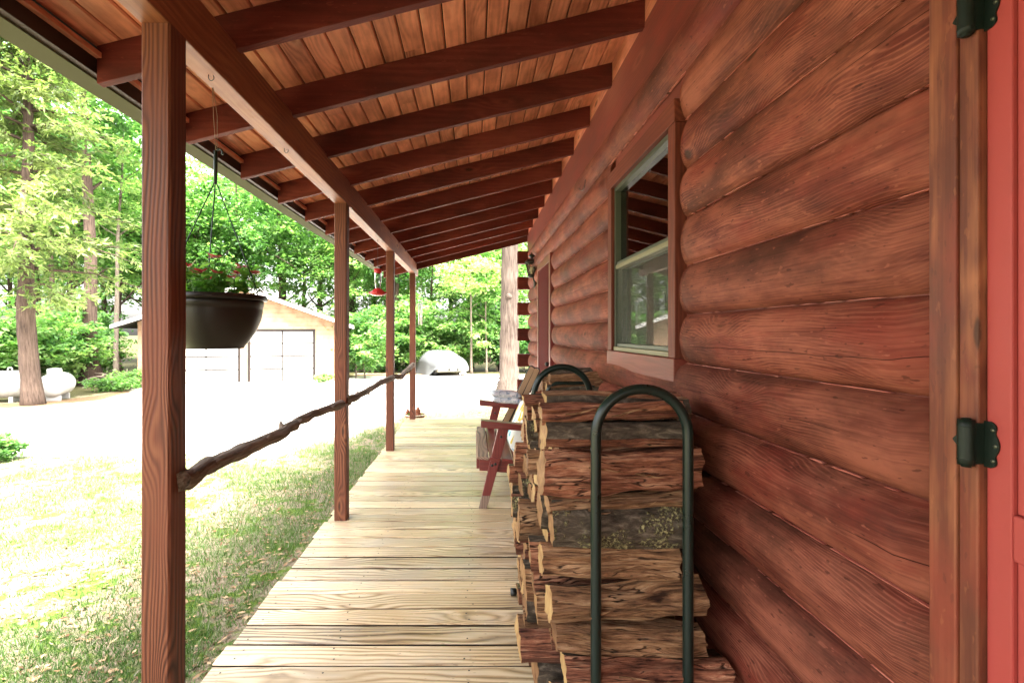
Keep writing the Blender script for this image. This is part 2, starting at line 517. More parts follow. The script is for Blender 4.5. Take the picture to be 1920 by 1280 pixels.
M['bark'] = bark_mat("tree_bark", (0.020, 0.013, 0.010), (0.090, 0.062, 0.047))
M['bark_pale'] = bark_mat("pale_bark", (0.016, 0.010, 0.007), (0.125, 0.098, 0.080), 2.5, 34.0, 1.0)
M['bark_thin'] = bark_mat("sapling_bark", (0.07, 0.055, 0.042), (0.20, 0.165, 0.13), 6, 60)
M['branch'] = bark_mat("weathered_branch", (0.060, 0.042, 0.031), (0.34, 0.275, 0.215), 5, 80, 0.6)


def split_mat(name, dark, mid, light, bump=1.0):
    t = NT(name)
    g = t.attr("gc")["Vector"]
    rnd = t.attr("rnd")["Fac"]
    a, b, c = t.sep(g)
    M_ = lambda k, s: t.math('MULTIPLY', k, s)
    wob = t.noise(t.comb(M_(a, 4.0), M_(b, 12.0), M_(rnd, 31)), 1.0, 3.0)
    b2 = t.math('MULTIPLY_ADD', wob, 0.06, b)
    n1 = t.noise(t.comb(M_(a, 5.5), M_(b2, 110.0), M_(rnd, 17)), 1.0, 6.0, 0.72, 0.3)
    n2 = t.noise(t.comb(M_(a, 7.0), M_(b2, 22.0), M_(rnd, 9)), 1.0, 5.0, 0.65)
    n3 = t.noise(t.comb(M_(a, 3.2), M_(b2, 34.0), M_(rnd, 77)), 1.0, 3.0, 0.6)
    ck = t.rng(t.math('ABSOLUTE', t.math('SUBTRACT', n3, 0.5)), 0.004, 0.020, 1.0, 0.0)
    ck = M_(ck, t.rng(n2, 0.42, 0.58))
    f = t.math('MULTIPLY_ADD', n1, 1.25, t.math('MULTIPLY_ADD', n2, 1.0, -0.62))
    col = t.ramp(f, [(0.25, dark), (0.5, mid), (0.80, light)])
    col = t.mix(M_(ck, 0.9), col, (0.010, 0.004, 0.003))
    br = t.math('MULTIPLY_ADD', t.math('FRACT', M_(rnd, 5.3)), 0.5, 0.75)
    col = t.mix(1.0, col, t.comb(br, br, br), 'MULTIPLY')
    t.set(col, 0.72, 0.2)
    t.bump(t.math('SUBTRACT', t.math('ADD', n1, M_(n2, 0.7)), M_(ck, 0.6)), bump, 0.022)
    return t.mat


M['split'] = split_mat("split_wood", (0.026, 0.008, 0.005), (0.29, 0.108, 0.060), (0.60, 0.33, 0.20))
M['split_tan'] = split_mat("split_wood_tan", (0.042, 0.018, 0.009), (0.32, 0.165, 0.082), (0.60, 0.39, 0.225))


def logend_mat():
    t = NT("sawn_log_end")
    co = t.n("TexCoord").outputs["Object"]
    rnd = t.attr("rnd")["Fac"]
    n1 = t.noise(co, 25, 4, 0.6)
    f = t.math('MULTIPLY_ADD', n1, 0.9, t.math('MULTIPLY_ADD', t.math('FRACT', t.math('MULTIPLY', rnd, 9.1)), 0.5, -0.22))
    t.set(t.ramp(f, [(0.15, (0.095, 0.038, 0.016)), (0.5, (0.24, 0.125, 0.052)), (0.9, (0.44, 0.29, 0.12))]), 0.7, 0.2)
    t.bump(t.noise(co, 90, 3), 0.5, 0.004)
    return t.mat


M['logend'] = logend_mat()


def barkface_mat(name, lichen):
    t = NT(name)
    co = t.n("TexCoord").outputs["Object"]
    g = t.attr("gc")["Vector"]
    a, b, c = t.sep(g)
    n1 = t.noise(t.comb(t.math('MULTIPLY', a, 16), t.math('MULTIPLY', b, 45), c), 1.0, 6.0, 0.7, 0.5)
    col = t.ramp(n1, [(0.3, (0.016, 0.012, 0.009)), (0.52, (0.075, 0.058, 0.042)), (0.72, (0.23, 0.19, 0.145))])
    h = n1
    if lichen:
        big = t.noise(co, 11.0, 3.0, 0.6)
        sm = t.noise(co, 110.0, 4.0, 0.7)
        lm = t.math('MULTIPLY', t.rng(big, 0.50, 0.60), t.rng(sm, 0.46, 0.56))
        col = t.mix(t.math('MULTIPLY', lm, 0.95), col, t.ramp(sm, [(0.4, (0.17, 0.16, 0.07)), (0.75, (0.52, 0.48, 0.24))]))
        h = t.math('ADD', h, lm)
    t.set(col, 0.85, 0.15)
    t.bump(h, 1.0, 0.008)
    return t.mat


M['barkface'] = barkface_mat("log_bark", False)
M['lichen'] = barkface_mat("lichen_bark", True)


# ================================================================== GROUND
def gz(x, y):
    z = -0.24 - 0.0225 * max(0.0, y - 1.0)
    z = max(z, -1.05)
    return z


def smooth(a, b, x):
    t = min(1.0, max(0.0, (x - a) / (b - a)))
    return t * t * (3 - 2 * t)


def interp(x, tab):
    if x <= tab[0][0]: return tab[0][1]
    for (x0, y0), (x1, y1) in zip(tab, tab[1:]):
        if x <= x1: return y0 + (y1 - y0) * (x - x0) / (x1 - x0)
    return tab[-1][1]


DRIVE_NEAR = [(-400, 6.6), (0, 6.7), (250, 6.9), (480, 7.4), (620, 7.8), (700, 9.0), (790, 11.8), (930, 12.6), (1100, 13.0)]
DRIVE_FAR = [(-400, 12.2), (0, 12.4), (70, 12.8), (190, 14.4), (245, 16.4), (262, 19.9), (640, 22.2), (668, 25.2), (1100, 25.0)]


def masks(x, y):
    w = noise.noise(Vector((x * 0.5, y * 0.5, 0.3))) * 0.8 + noise.noise(Vector((x * 1.7, y * 1.7, 5.3))) * 0.35
    br_ = VX + F * x / max(y, 0.8)               # bearing from the porch
    lo, hi = interp(br_, DRIVE_NEAR), interp(br_, DRIVE_FAR)
    g = smooth(-1.0, 0.9, y + w - lo) * (1 - smooth(-0.5, 0.5, y + w * 0.6 - hi))
    forest = smooth(-0.2, 1.6, y + w * 0.6 - hi - 0.6)
    straw = max(0.0, 1 - abs(y + w * 0.5 - hi - 0.4) / 1.1)
    if x > -1.6 and 7.5 < y < 16: straw = max(straw, 0.6 * smooth(8.0, 10.0, y) * (1 - g))
    return g, forest, straw


def make_ground():
    xs = sorted(set([-300, -200, -140, -100, -80, -60, -50] + [-42 + i for i in range(0, 26)] + [-16 + 0.25 * i for i in range(0, 90)] + [7 + i for i in range(0, 20)] + [30, 40, 60, 100, 160, 300]))
    ys = sorted(set([-200, -120, -60, -30, -20, -12, -8, -5] + [-3 + 0.25 * i for i in range(0, 122)] + [28 + i for i in range(0, 20)] + [50, 60, 80, 120, 180, 300, 500]))
    vs, col = [], []
    for y in ys:
        for x in xs:
            b = noise.noise(Vector((x * 0.9, y * 0.9, 2.1))) * 0.03 + noise.noise(Vector((x * 0.25, y * 0.25, 8))) * 0.05
            vs.append((x, y, gz(x, y) + b))
            g, f, s = masks(x, y)
            col.append((g, f, s, 1))
    nx = len(xs)
    fs = [(j * nx + i, j * nx + i + 1, (j + 1) * nx + i + 1, (j + 1) * nx + i) for j in range(len(ys) - 1) for i in range(nx - 1)]
    me = bpy.data.meshes.new("ground")
    me.from_pydata(vs, [], fs)
    me.polygons.foreach_set("use_smooth", [True] * len(fs))
    a = me.attributes.new("zone", 'FLOAT_COLOR', 'POINT')
    a.data.foreach_set("color", np.array(col, dtype=np.float32).ravel())
    t = NT("ground_cover")
    z = t.sep(t.attr("zone")["Vector"])
    co = t.n("TexCoord").outputs["Object"]
    n1 = t.noise(co, 5.0, 6.0, 0.65)
    n2 = t.noise(co, 45.0, 4.0, 0.7)
    n3 = t.noise(co, 1.1, 3.0, 0.6)
    grass = t.ramp(t.math('MULTIPLY_ADD', n2, 0.7, t.math('MULTIPLY', n1, 0.35)),
                   [(0.34, (0.075, 0.060, 0.038)), (0.48, (0.21, 0.17, 0.118)), (0.62, (0.27, 0.225, 0.17)), (0.8, (0.36, 0.315, 0.255))])
    green = t.mix(t.rng(n1, 0.47, 0.60), grass, t.ramp(n2, [(0.3, (0.035, 0.075, 0.012)), (0.7, (0.14, 0.20, 0.035))]))
    gravel = t.ramp(n2, [(0.25, (0.36, 0.34, 0.30)), (0.5, (0.55, 0.52, 0.47)), (0.8, (0.72, 0.69, 0.63))])
    straw = t.ramp(n2, [(0.3, (0.075, 0.040, 0.020)), (0.55, (0.16, 0.105, 0.06)), (0.8, (0.27, 0.20, 0.13))])
    floor = t.ramp(n2, [(0.3, (0.022, 0.026, 0.012)), (0.7, (0.085, 0.075, 0.032))])
    gm = t.rng(t.math('MULTIPLY_ADD', t.math('SUBTRACT', n1, 0.5), 0.9, z[0]), 0.35, 0.62)
    c = t.mix(gm, green, gravel)
    c = t.mix(t.rng(t.math('MULTIPLY_ADD', t.math('SUBTRACT', n1, 0.5), 0.9, z[1]), 0.35, 0.65), c, floor)
    c = t.mix(t.rng(t.math('MULTIPLY_ADD', t.math('SUBTRACT', n1, 0.5), 0.8, z[2]), 0.3, 0.6), c, straw)
    t.set(c, 0.95, 0.1)
    t.bump(t.math('ADD', n1, n2), 0.8, 0.03)
    me.materials.append(t.mat)
    o = bpy.data.objects.new("ground", me)
    COL.objects.link(o)
    tag(o, kind="structure", label="grassy yard and pale gravel drive sloping away from the porch", cat="ground")
    return o


make_ground()


def blades(name, pts_fn, n, mat, size, width, label, cat, rnd_fn=None, flat=False, seed=3):
    rg = random.Random(seed)
    vs, fs, rr = [], [], []
    k = 0
    tries = 0
    while k < n and tries < n * 6:
        tries += 1
        q = pts_fn(rg)
        if q is None: continue
        x, y, sc = q
        z = gz(x, y) + noise.noise(Vector((x * 0.9, y * 0.9, 2.1))) * 0.03 + noise.noise(Vector((x * 0.25, y * 0.25, 8))) * 0.05
        th = rg.uniform(0, 6.283)
        l = size * rg.uniform(0.5, 1.3) * sc
        w = width * rg.uniform(0.6, 1.3) * sc
        b = len(vs)
        dx, dy = math.cos(th), math.sin(th)
        if flat:
            tilt = rg.uniform(-0.25, 0.35)
            p = Vector((x, y, z + 0.006 + rg.uniform(0, 0.012)))
            u = Vector((dx, dy, tilt)) * l * 0.5
            v = Vector((-dy, dx, rg.uniform(-0.4, 0.4))) * w * 0.5
            vs += [p - u, p + v, p + u, p - v]
            fs.append((b, b + 1, b + 2, b + 3))
            rr += [rg.random()] * 4
        else:
            lean = rg.uniform(0.25, 1.25)
            th2 = rg.uniform(0, 6.283)
            tip = Vector((x + math.cos(th2) * l * math.sin(lean), y + math.sin(th2) * l * math.sin(lean), z + l * math.cos(lean)))
            vs += [Vector((x - dx * w / 2, y - dy * w / 2, z - 0.01)), Vector((x + dx * w / 2, y + dy * w / 2, z - 0.01)), tip]
            fs.append((b, b + 1, b + 2))
            c = rnd_fn(rg, x, y) if rnd_fn else rg.random()
            rr += [c] * 3
        k += 1
    mb = MB()
    mb.add(vs, fs, None, rr)
    o = mb.build(name, mat)
    return tag(o, label, cat, kind="stuff")


def grass_pt(rg):
    y = 0.6 + 11.4 * rg.random() ** 1.25
    x = -1.12 - (0.3 + y * 1.0) * rg.random() ** 1.1 if rg.random() < 0.93 else rg.uniform(-1.2, 2.0)
    if x > -1.1 and y < 7.95: return None
    if x < -10: return None
    g, f, s = masks(x, y)
    dens = 0.22 + 0.78 * smooth(-0.12, 0.22, noise.noise(Vector((x * 1.1, y * 1.1, 4))) + 0.3 * noise.noise(Vector((x * 4, y * 4, 1))))
    if x > -1.35 and noise.noise(Vector((x * 2, y * 2.2, 9))) > -0.15: dens *= 0.3
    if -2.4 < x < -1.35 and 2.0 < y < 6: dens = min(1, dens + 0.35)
    dens *= (1 - g) ** 1.2
    if rg.random() > dens: return None
    return x, y, (0.75 + 0.06 * y)


def grass_col(rg, x, y):
    n = noise.noise(Vector((x * 0.8, y * 0.8, 11))) * 0.35 + 0.42
    c = n + rg.gauss(0, 0.2)
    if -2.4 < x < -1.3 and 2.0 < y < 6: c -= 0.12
    if rg.random() < 0.2: c = rg.uniform(0.8, 1.0)
    return min(1, max(0, c))


blades("grass", grass_pt, 110000, M['grassblade'], 0.055, 0.0075, "short patchy green grass growing beside the deck", "grass", grass_col)


def litter_pt(rg):
    y = 0.6 + 12 * rg.random() ** 1.3
    x = -1.12 - (0.3 + y * 0.95) * rg.random() ** 1.2 if rg.random() < 0.8 else rg.uniform(-1.3, 2.0)
    if x > -1.1 and y < 7.95: return None
    g, f, s = masks(x, y)
    if rg.random() < g * 0.97: return None
    return x, y, 0.8 + 0.05 * y


blades("leaf_litter", litter_pt, 6000, M['litter'], 0.045, 0.020, "dry tan leaves and straw scattered over the thin grass", "leaf litter", flat=True, seed=8)

# ================================================================== PORCH DECK
Y0, Y1 = -6.4, 7.86
XD0, XW = -1.06, 0.897
deck = thing("porch_deck", "weathered tan plank deck running the length of the porch", "deck", (0, 0, 0))
mb = MB()
pitch = 0.1405
y = Y0
k = 0
while y < Y1 - 0.05:
    w = pitch - random.uniform(0.009, 0.015)
    e = random.uniform(-0.012, 0.012)
    dz = random.uniform(-0.0025, 0.0015)
    rn = random.random()
    nx = 14
    for_x = [XD0 + e + (XW + 0.03 - XD0 - e) * i / nx for i in range(nx + 1)]
    bow = random.uniform(-0.002, 0.002)
    vs, gc, fs = [], [], []
    for i, xx in enumerate(for_x):
        u = i / nx
        yy = y + bow * math.sin(u * 3.14) + noise.noise(Vector((xx * 2.5, y * 9, 3))) * 0.0016
        y2 = yy + w + noise.noise(Vector((xx * 2.5, y * 9, 7))) * 0.0016
        cup = noise.noise(Vector((xx * 1.3, y * 7, 1))) * 0.0015
        for (py, pz) in ((yy, -0.032), (yy, -0.004), (yy + 0.004, 0), (y2 - 0.004, 0 + cup), (y2, -0.004), (y2, -0.032)):
            vs.append((xx, py, pz + dz))
            gc.append((xx, py - y, pz))
    n6 = 6
    for i in range(nx):
        for q in range(n6 - 1):
            fs.append((i * n6 + q, i * n6 + q + 1, (i + 1) * n6 + q + 1, (i + 1) * n6 + q))
    fs.append(tuple(range(n6 - 1, -1, -1)))
    fs.append(tuple(nx * n6 + q for q in range(n6)))
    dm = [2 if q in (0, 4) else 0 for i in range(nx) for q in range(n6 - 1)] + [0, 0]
    fs = [tuple(reversed(q)) for q in fs]
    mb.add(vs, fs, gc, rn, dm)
    # nail heads over the joists
    for jx in (-1.0, -0.60, -0.02, 0.38, 0.78):
        for s in (0.25, 0.75):
            cx, cy = jx + random.uniform(-0.02, 0.02), y + w * s + random.uniform(-0.01, 0.01)
            rr = 0.0045
            mb.add([(cx + rr * math.cos(a * 1.0472), cy + rr * math.sin(a * 1.0472), dz + 0.0012) for a in range(6)], [tuple(range(6))], None, 0.1, 1)
    y += pitch
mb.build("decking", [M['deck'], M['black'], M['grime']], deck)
mb = MB()
mb.box((XD0 + 0.035, Y0, -0.22), (XD0 + 0.073, Y1 - 0.03, -0.034), 1)
mb.build("rim_joist", M['deck'], deck)
mb = MB()
for jx in (-0.60, -0.02, 0.38, 0.78): mb.box((jx - 0.019, Y0, -0.20), (jx + 0.019, Y1 - 0.08, -0.036), 1)
mb.box((XD0 + 0.075, Y1 - 0.075, -0.22), (XW, Y1 - 0.037, -0.034), 0)
mb.build("joist", M['rafter'], deck)

# ================================================================== PORCH ROOF
roof = thing("porch_roof", "red stained porch roof carried on square wooden posts along a beam", "porch roof", (-0.96, 4.0, 0))
roof.location = (0, 0, 0)
PX0, PX1 = -1.007, -0.918
BZ = 0.935 + H                              # underside of the beam
POSTS = [1.497, 3.578, 5.69, 7.79]
for py in [-4.80, -2.70, -0.60] + POSTS:
    mb = MB()
    y_end = py + 0.089
    nz = 30
    rn = random.random()
    vs, gc, fs = [], [], []
    for i in range(nz + 1):
        z = BZ * i / nz
        jx = noise.noise(Vector((z * 0.7, py, 1))) * 0.003
        jy = noise.noise(Vector((z * 0.7, py, 5))) * 0.003
        bv = 0.006
        ring = [(PX0 + bv, py), (PX1 - bv, py), (PX1, py + bv), (PX1, y_end - bv), (PX1 - bv, y_end), (PX0 + bv, y_end), (PX0, y_end - bv), (PX0, py + bv)]
        for (x, yy) in ring:
            vs.append((x + jx, yy + jy, z))
            gc.append((z, x - PX0, yy - py))
    for i in range(nz):
        for q in range(8):
            q2 = (q + 1) % 8
            fs.append((i * 8 + q, i * 8 + q2, (i + 1) * 8 + q2, (i + 1) * 8 + q))
    fs.append(tuple(range(7, -1, -1)))
    fs.append(tuple(nz * 8 + q for q in range(8)))
    mb.add(vs, fs, gc, rn)
    mb.build("post", M['post'], roof)
mb = MB()
mb.box((PX0 + 0.001, Y0, BZ + 0.0005), (PX1 - 0.001, 8.22, BZ + 0.184), 1, rnd=0.37)
mb.build("beam", M['beam'], roof, bevel=0.004)


def raf_z(x):                               # underside of rafters
    return 1.10 + H + 0.25 * (x + 0.918)


RD = 0.146
XT = -1.46
XR = 0.885
yr = 1.92 - 0.592 * 14
rafters = []
while yr < 7.9:
    mb = MB()
    n = 12
    lo = [(XT + (XR - XT) * i / n, raf_z(XT + (XR - XT) * i / n) + noise.noise(Vector((i * 0.7, yr, 2))) * 0.0015) for i in range(n + 1)]
    up = [(x, raf_z(x) + RD) for x, z in reversed(lo)]
    mb.prism(lo + up, yr, yr + 0.038, axis=1, grain=0)
    mb.build("rafter", M['rafter'], roof, bevel=0.003)
    yr += 0.592
mb = MB()
mb.prism([(XT, raf_z(XT) - 0.075), (XR, raf_z(XR) - 0.075), (XR, raf_z(XR) + RD), (XT, raf_z(XT) + RD)], 8.02, 8.058, axis=1, grain=0)
mb.build("barge_board", M['rafter'], roof, bevel=0.003)
# ceiling boards run the length of the porch
mb = MB()
sl = math.sqrt(1 + 0.25 ** 2)
nb = 23
bw = (XR + 0.0 - (XT - 0.01)) / nb
for i in range(nb):
    x0 = XT - 0.01 + bw * i
    x1 = x0 + bw - 0.006
    segs = [Y0, random.uniform(-2.5, 0.5), random.uniform(2.4, 5.4), 8.06]
    for s0, s1 in zip(segs, segs[1:]):
        rn = random.random()
        d = RD + 0.001
        pl = [(x0, raf_z(x0) + d + 0.006), (x0 + 0.005, raf_z(x0 + 0.005) + d), (x1 - 0.005, raf_z(x1 - 0.005) + d), (x1, raf_z(x1) + d + 0.006), (x1, raf_z(x1) + d + 0.018), (x0, raf_z(x0) + d + 0.018)]
        mb.prism(pl, s0 + 0.001, s1 - 0.001, axis=1, grain=1, rnd=rn)
mb.build("ceiling_boards", M['ceiling'], roof)
mb = MB()
d = RD + 0.021
mb.prism([(XT - 0.02, raf_z(XT - 0.02) + d), (XR + 0.6, raf_z(XR + 0.6) + d), (XR + 0.6, raf_z(XR + 0.6) + d + 0.03), (XT - 0.09, raf_z(XT - 0.09) + d + 0.03), (XT - 0.09, raf_z(XT - 0.09) + d)], Y0 - 0.1, 8.12, axis=1, grain=1)
mb.build("shingles", M['roof'], roof)
mb = MB()
mb.box((XT - 0.032, Y0, 1.005 + H), (XT - 0.004, 8.058, 1.095 + H), 1)
mb.box((XT - 0.004, Y0, 1.062 + H), (XT + 0.020, 8.02, 1.084 + H), 1, mat=1)
mb.build("fascia", [M['fascia'], M['ceiling']], roof, bevel=0.002)
mb = MB()
gx0, gx1 = XT - 0.155, XT - 0.034
gzb = 0.998 + H
mb.prism([(gx1, gzb), (gx0 + 0.02, gzb), (gx0 - 0.012, gzb + 0.045), (gx0 - 0.014, gzb + 0.11), (gx0 - 0.002, gzb + 0.11), (gx0 + 0.0, gzb + 0.05), (gx0 + 0.026, gzb + 0.012), (gx1 - 0.006, gzb + 0.012), (gx1 - 0.006, gzb + 0.11), (gx1, gzb + 0.11)], Y0 - 0.1, 8.16, axis=1, grain=1)
mb.build("gutter", M['gutter'], roof)
# cup hooks under the beam
for hy in (1.80, 2.52):
    pts = [Vector((-0.962, hy, BZ + 0.004)), Vector((-0.962, hy, BZ - 0.012))]
    for q in range(9):
        th = math.pi * q / 8 * 1.25
        pts.append(Vector((-0.962 + 0.010 * (1 - math.cos(th)) * 1.0, hy, BZ - 0.010 - 0.011 * math.sin(th))))
    mb = MB(); mb.tube(pts, 0.0015, 6)
    mb.build("cup_hook", M['black'], roof)

# ================================================================== LOG CABIN
cabin = thing("log_cabin", "red stained log cabin wall with window, frieze board and two doors", "log cabin", (0, 0, 0))
SE0, SP = 0.0086, 0.2032                     # lowest seam above the deck and the height of a course
DOOR_Y0, DOOR_Y1 = -0.14, 0.834              # near door leaf
WIN_Y0, WIN_Y1 = 2.096, 3.14                 # outside of the window trim
WIN_Z0, WIN_Z1 = -0.21 + H, 0.99 + H
FD_Y0, FD_Y1 = 5.49, 6.60                    # far door with its casings
WEND = 7.80
FRIEZE = 1.25 + H

core = MB()
cx0, cx1 = XW + 0.004, XW + 0.10
core.box((cx0, Y0, -0.3), (cx1, DOOR_Y0 - 0.1, 3.0), 1)
core.box((cx0, DOOR_Y1 + 0.02, -0.3), (cx1, WIN_Y0 + 0.06, 3.0), 1)
core.box((cx0, WIN_Y1 - 0.06, -0.3), (cx1, FD_Y0 + 0.05, 3.0), 1)
core.box((cx0, FD_Y1 - 0.05, -0.3), (cx1, WEND - 0.02, 3.0), 1)
core.box((cx0, WIN_Y0 + 0.06, -0.3), (cx1, WIN_Y1 - 0.06, WIN_Z0 + 0.08), 1)
core.box((cx0, WIN_Y0 + 0.06, WIN_Z1 - 0.08), (cx1, WIN_Y1 - 0.06, 3.0), 1)
core.box((cx0, DOOR_Y0 - 0.1, 2.10), (cx1, DOOR_Y1 + 0.02, 3.0), 1)
core.box((cx0, FD_Y0 + 0.05, 2.20), (cx1, FD_Y1 - 0.05, 3.0), 1)
wall = core.build("log_wall", M['frieze'], cabin)


def log_piece(ya, yb, k, seed, x_off=0.0):
    z0 = SE0 + SP * k
    L = yb - ya
    ny = max(4, int(L / 0.09))
    ns = 16
    bulge = 0.055 + random.uniform(-0.003, 0.003)
    mb = MB()
    vs, gc, fs = [], [], []
    rn = random.random()
    for i in range(ny + 1):
        y = ya + L * i / ny
        # rounded-over ends
        e = min(y - ya, yb - y)
        er = 1.0 - 0.34 * max(0.0, 1 - e / 0.035) ** 2
        arc = 0.0
        prev = None
        for j in range(ns + 1):
            t = j / ns
            prof = (math.sin(math.pi * t)) ** 0.52
            lip = 0.006 if j == 0 else 0.0
            jn = noise.noise(Vector((y * 1.1 + seed, t * 1.7, k * 3.1))) * 0.005 + noise.noise(Vector((y * 5 + seed, t * 5, k * 3.1))) * 0.0013
            x = XW + x_off - bulge * prof * er - jn * (0.25 + prof) + (1 - er) * 0.02
            z = z0 + SP * t + (0.0016 if j == 0 else (-0.0016 if j == ns else 0))
            if j == 0 or j == ns: z += noise.noise(Vector((y * 3 + seed, j, k))) * 0.0012
            p = (x, y, z)
            if prev: arc += math.hypot(x - prev[0], z - prev[2])
            prev = p
            vs.append(p)
            gc.append((y, arc, 0.0))
    m = ns + 1
    for i in range(ny):
        for j in range(ns):
            fs.append((i * m + j, i * m + j + 1, (i + 1) * m + j + 1, (i + 1) * m + j))
    mats = [0] * len(fs)
    # ends
    fs.append(tuple(range(m)))
    fs.append(tuple(ny * m + j for j in range(m - 1, -1, -1)))
    mats += [0, 0]
    mb.add(vs, fs, gc, rn, mats, True)
    # torn edge along the lower seam, its lit highlight put into the pale colour
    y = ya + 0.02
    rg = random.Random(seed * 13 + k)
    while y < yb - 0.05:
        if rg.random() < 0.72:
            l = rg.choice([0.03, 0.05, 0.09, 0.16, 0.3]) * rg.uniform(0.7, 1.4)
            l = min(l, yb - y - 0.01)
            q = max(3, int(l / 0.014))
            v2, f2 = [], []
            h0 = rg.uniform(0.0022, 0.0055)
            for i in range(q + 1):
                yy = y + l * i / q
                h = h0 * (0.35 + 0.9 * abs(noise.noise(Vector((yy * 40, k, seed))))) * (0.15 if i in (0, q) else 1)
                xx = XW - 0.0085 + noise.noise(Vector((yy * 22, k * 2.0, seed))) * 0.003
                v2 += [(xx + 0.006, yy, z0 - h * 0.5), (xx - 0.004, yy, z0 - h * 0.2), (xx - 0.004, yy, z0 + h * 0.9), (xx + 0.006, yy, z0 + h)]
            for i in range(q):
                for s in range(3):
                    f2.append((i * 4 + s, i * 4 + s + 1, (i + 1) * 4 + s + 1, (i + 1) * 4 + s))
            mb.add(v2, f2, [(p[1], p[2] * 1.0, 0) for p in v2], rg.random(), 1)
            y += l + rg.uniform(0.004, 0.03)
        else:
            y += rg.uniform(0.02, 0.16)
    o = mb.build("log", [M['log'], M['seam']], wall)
    return o


for k in range(-2, 13):
    z0, z1 = SE0 + SP * k, SE0 + SP * (k + 1)
    zc = (z0 + z1) / 2
    spans = []
    # before the near door
    top_near = z0 > 2.02
    in_win = z1 > WIN_Z0 + 0.10 and z0 < WIN_Z1 - 0.06
    in_far = z0 < 2.05
    cuts = []
    if not top_near: cuts.append((DOOR_Y0 - 0.09, DOOR_Y1 + 0.07))
    if in_win: cuts.append((WIN_Y0 - 0.012, WIN_Y1 + 0.006))
    if in_far: cuts.append((FD_Y0 - 0.008, FD_Y1 + 0.006))
    a = Y0
    for c0, c1 in cuts:
        spans.append((a, c0)); a = c1
    spans.append((a, WEND + (0.0 if k % 2 else -0.03)))
    for s, (ya, yb) in enumerate(spans):
        log_piece(ya, yb, k, k * 7 + s * 31 + 3)

# corner: end wall logs that run past the porch wall
mb = MB()
for k in range(-2, 13):
    if k % 2 == 0:
        z0 = SE0 + SP * k
        mb = MB()
        mb.box((0.697 + random.uniform(-0.004, 0.004), WEND + 0.03, z0 + 0.003), (7.0, WEND + 0.17, z0 + SP - 0.003), 0)
        mb.build("corner_log", M['rafter'], cabin, bevel=0.006)
# end wall courses between them
mb = MB()
for k in range(-2, 13):
    if k % 2: mb.box((0.93, WEND + 0.03, SE0 + SP * k), (7.0, WEND + 0.16, SE0 + SP * (k + 1)), 0)
mb.box((0.93, WEND + 0.03, 2.62), (7.0, WEND + 0.16, 3.1), 0)
mb.build("end_wall", M['rafter'], cabin)

# frieze board, blocking, little ledge
mb = MB()
mb.box((0.866, Y0, FRIEZE), (0.892, WEND + 0.2, raf_z(0.88) + 0.02), 1, rnd=0.61)
mb.box((0.852, Y0, FRIEZE - 0.012), (0.897, WEND + 0.02, FRIEZE - 0.0005), 1, rnd=0.2, mat=1)
mb.build("frieze_board", [M['frieze'], M['seam']], cabin, bevel=0.002)
mb = MB()
yr = 1.92 - 0.592 * 14
while yr < 8.0:
    mb.box((0.868, yr + 0.039, raf_z(0.88) + 0.0205), (0.890, min(yr + 0.591, 8.0), raf_z(0.88) + RD - 0.004), 1)
    yr += 0.592
mb.build("blocking", M['ceiling'], cabin)
# a loose loop of wire hanging below the frieze
mb = MB()
pts = []
for i in range(15):
    u = i / 14
    pts.append(Vector((0.848 - 0.012 * math.sin(math.pi * u), 3.75 + 0.30 * u - 0.12 * math.sin(math.pi * u), FRIEZE - 0.012 - 0.14 * math.sin(math.pi * u) ** 0.8 - 0.02 * u)))
mb.tube(pts, 0.003, 6)
mb.build("wire_loop", M['black'], cabin)

# room behind, main roof above
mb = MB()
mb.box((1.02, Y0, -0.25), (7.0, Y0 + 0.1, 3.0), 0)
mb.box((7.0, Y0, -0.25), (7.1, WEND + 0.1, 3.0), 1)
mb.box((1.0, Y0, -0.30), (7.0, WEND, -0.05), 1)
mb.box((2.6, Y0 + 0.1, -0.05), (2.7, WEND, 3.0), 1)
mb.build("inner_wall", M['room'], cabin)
mb = MB()
zr0 = raf_z(XR + 0.6) + RD + 0.05
mb.prism([(XR + 0.3, zr0 - 0.1), (4.0, zr0 + 1.6), (7.5, zr0 - 0.1), (7.5, zr0 - 0.0), (4.0, zr0 + 1.75), (XR + 0.3, zr0 + 0.02)], Y0 - 0.2, WEND + 0.5, axis=1)
mb.build("roof", M['roof'], cabin)

# window -----------------------------------------------------------
TX = 0.850
mb = MB()
tw = 0.088
mb.box((TX, WIN_Y0, WIN_Z0 + 0.102), (XW + 0.05, WIN_Y0 + 0.075, WIN_Z1 - 0.098), 2)
mb.box((TX, WIN_Y1 - 0.075, WIN_Z0 + 0.102), (XW + 0.05, WIN_Y1, WIN_Z1 - 0.098), 2)
mb.box((TX - 0.004, WIN_Y0 - 0.004, WIN_Z1 - 0.0975), (XW + 0.05, WIN_Y1 + 0.004, WIN_Z1), 1)
win = mb.build("window", M['trim'], cabin, bevel=0.003)
mb = MB()
mb.box((TX - 0.006, WIN_Y0 - 0.004, WIN_Z0), (XW + 0.05, WIN_Y1 + 0.006, WIN_Z0 + 0.1015), 1, rnd=0.83)
mb.build("sill", M['frieze'], win, bevel=0.004)
wy0, wy1 = WIN_Y0 + 0.0755, WIN_Y1 - 0.0755
wz0, wz1 = WIN_Z0 + 0.102, WIN_Z1 - 0.098
MR = 0.405 + H
mb = MB()
gx = TX + 0.020
mb.box((gx, wy0, wz0), (gx + 0.06, wy0 + 0.022, wz1), 2)
mb.box((gx, wy1 - 0.022, wz0), (gx + 0.06, wy1, wz1), 2)
mb.box((gx, wy0 + 0.0225, wz1 - 0.026), (gx + 0.06, wy1 - 0.0225, wz1), 1)
mb.build("window_frame", M['sash'], win, bevel=0.002)
mb = MB()
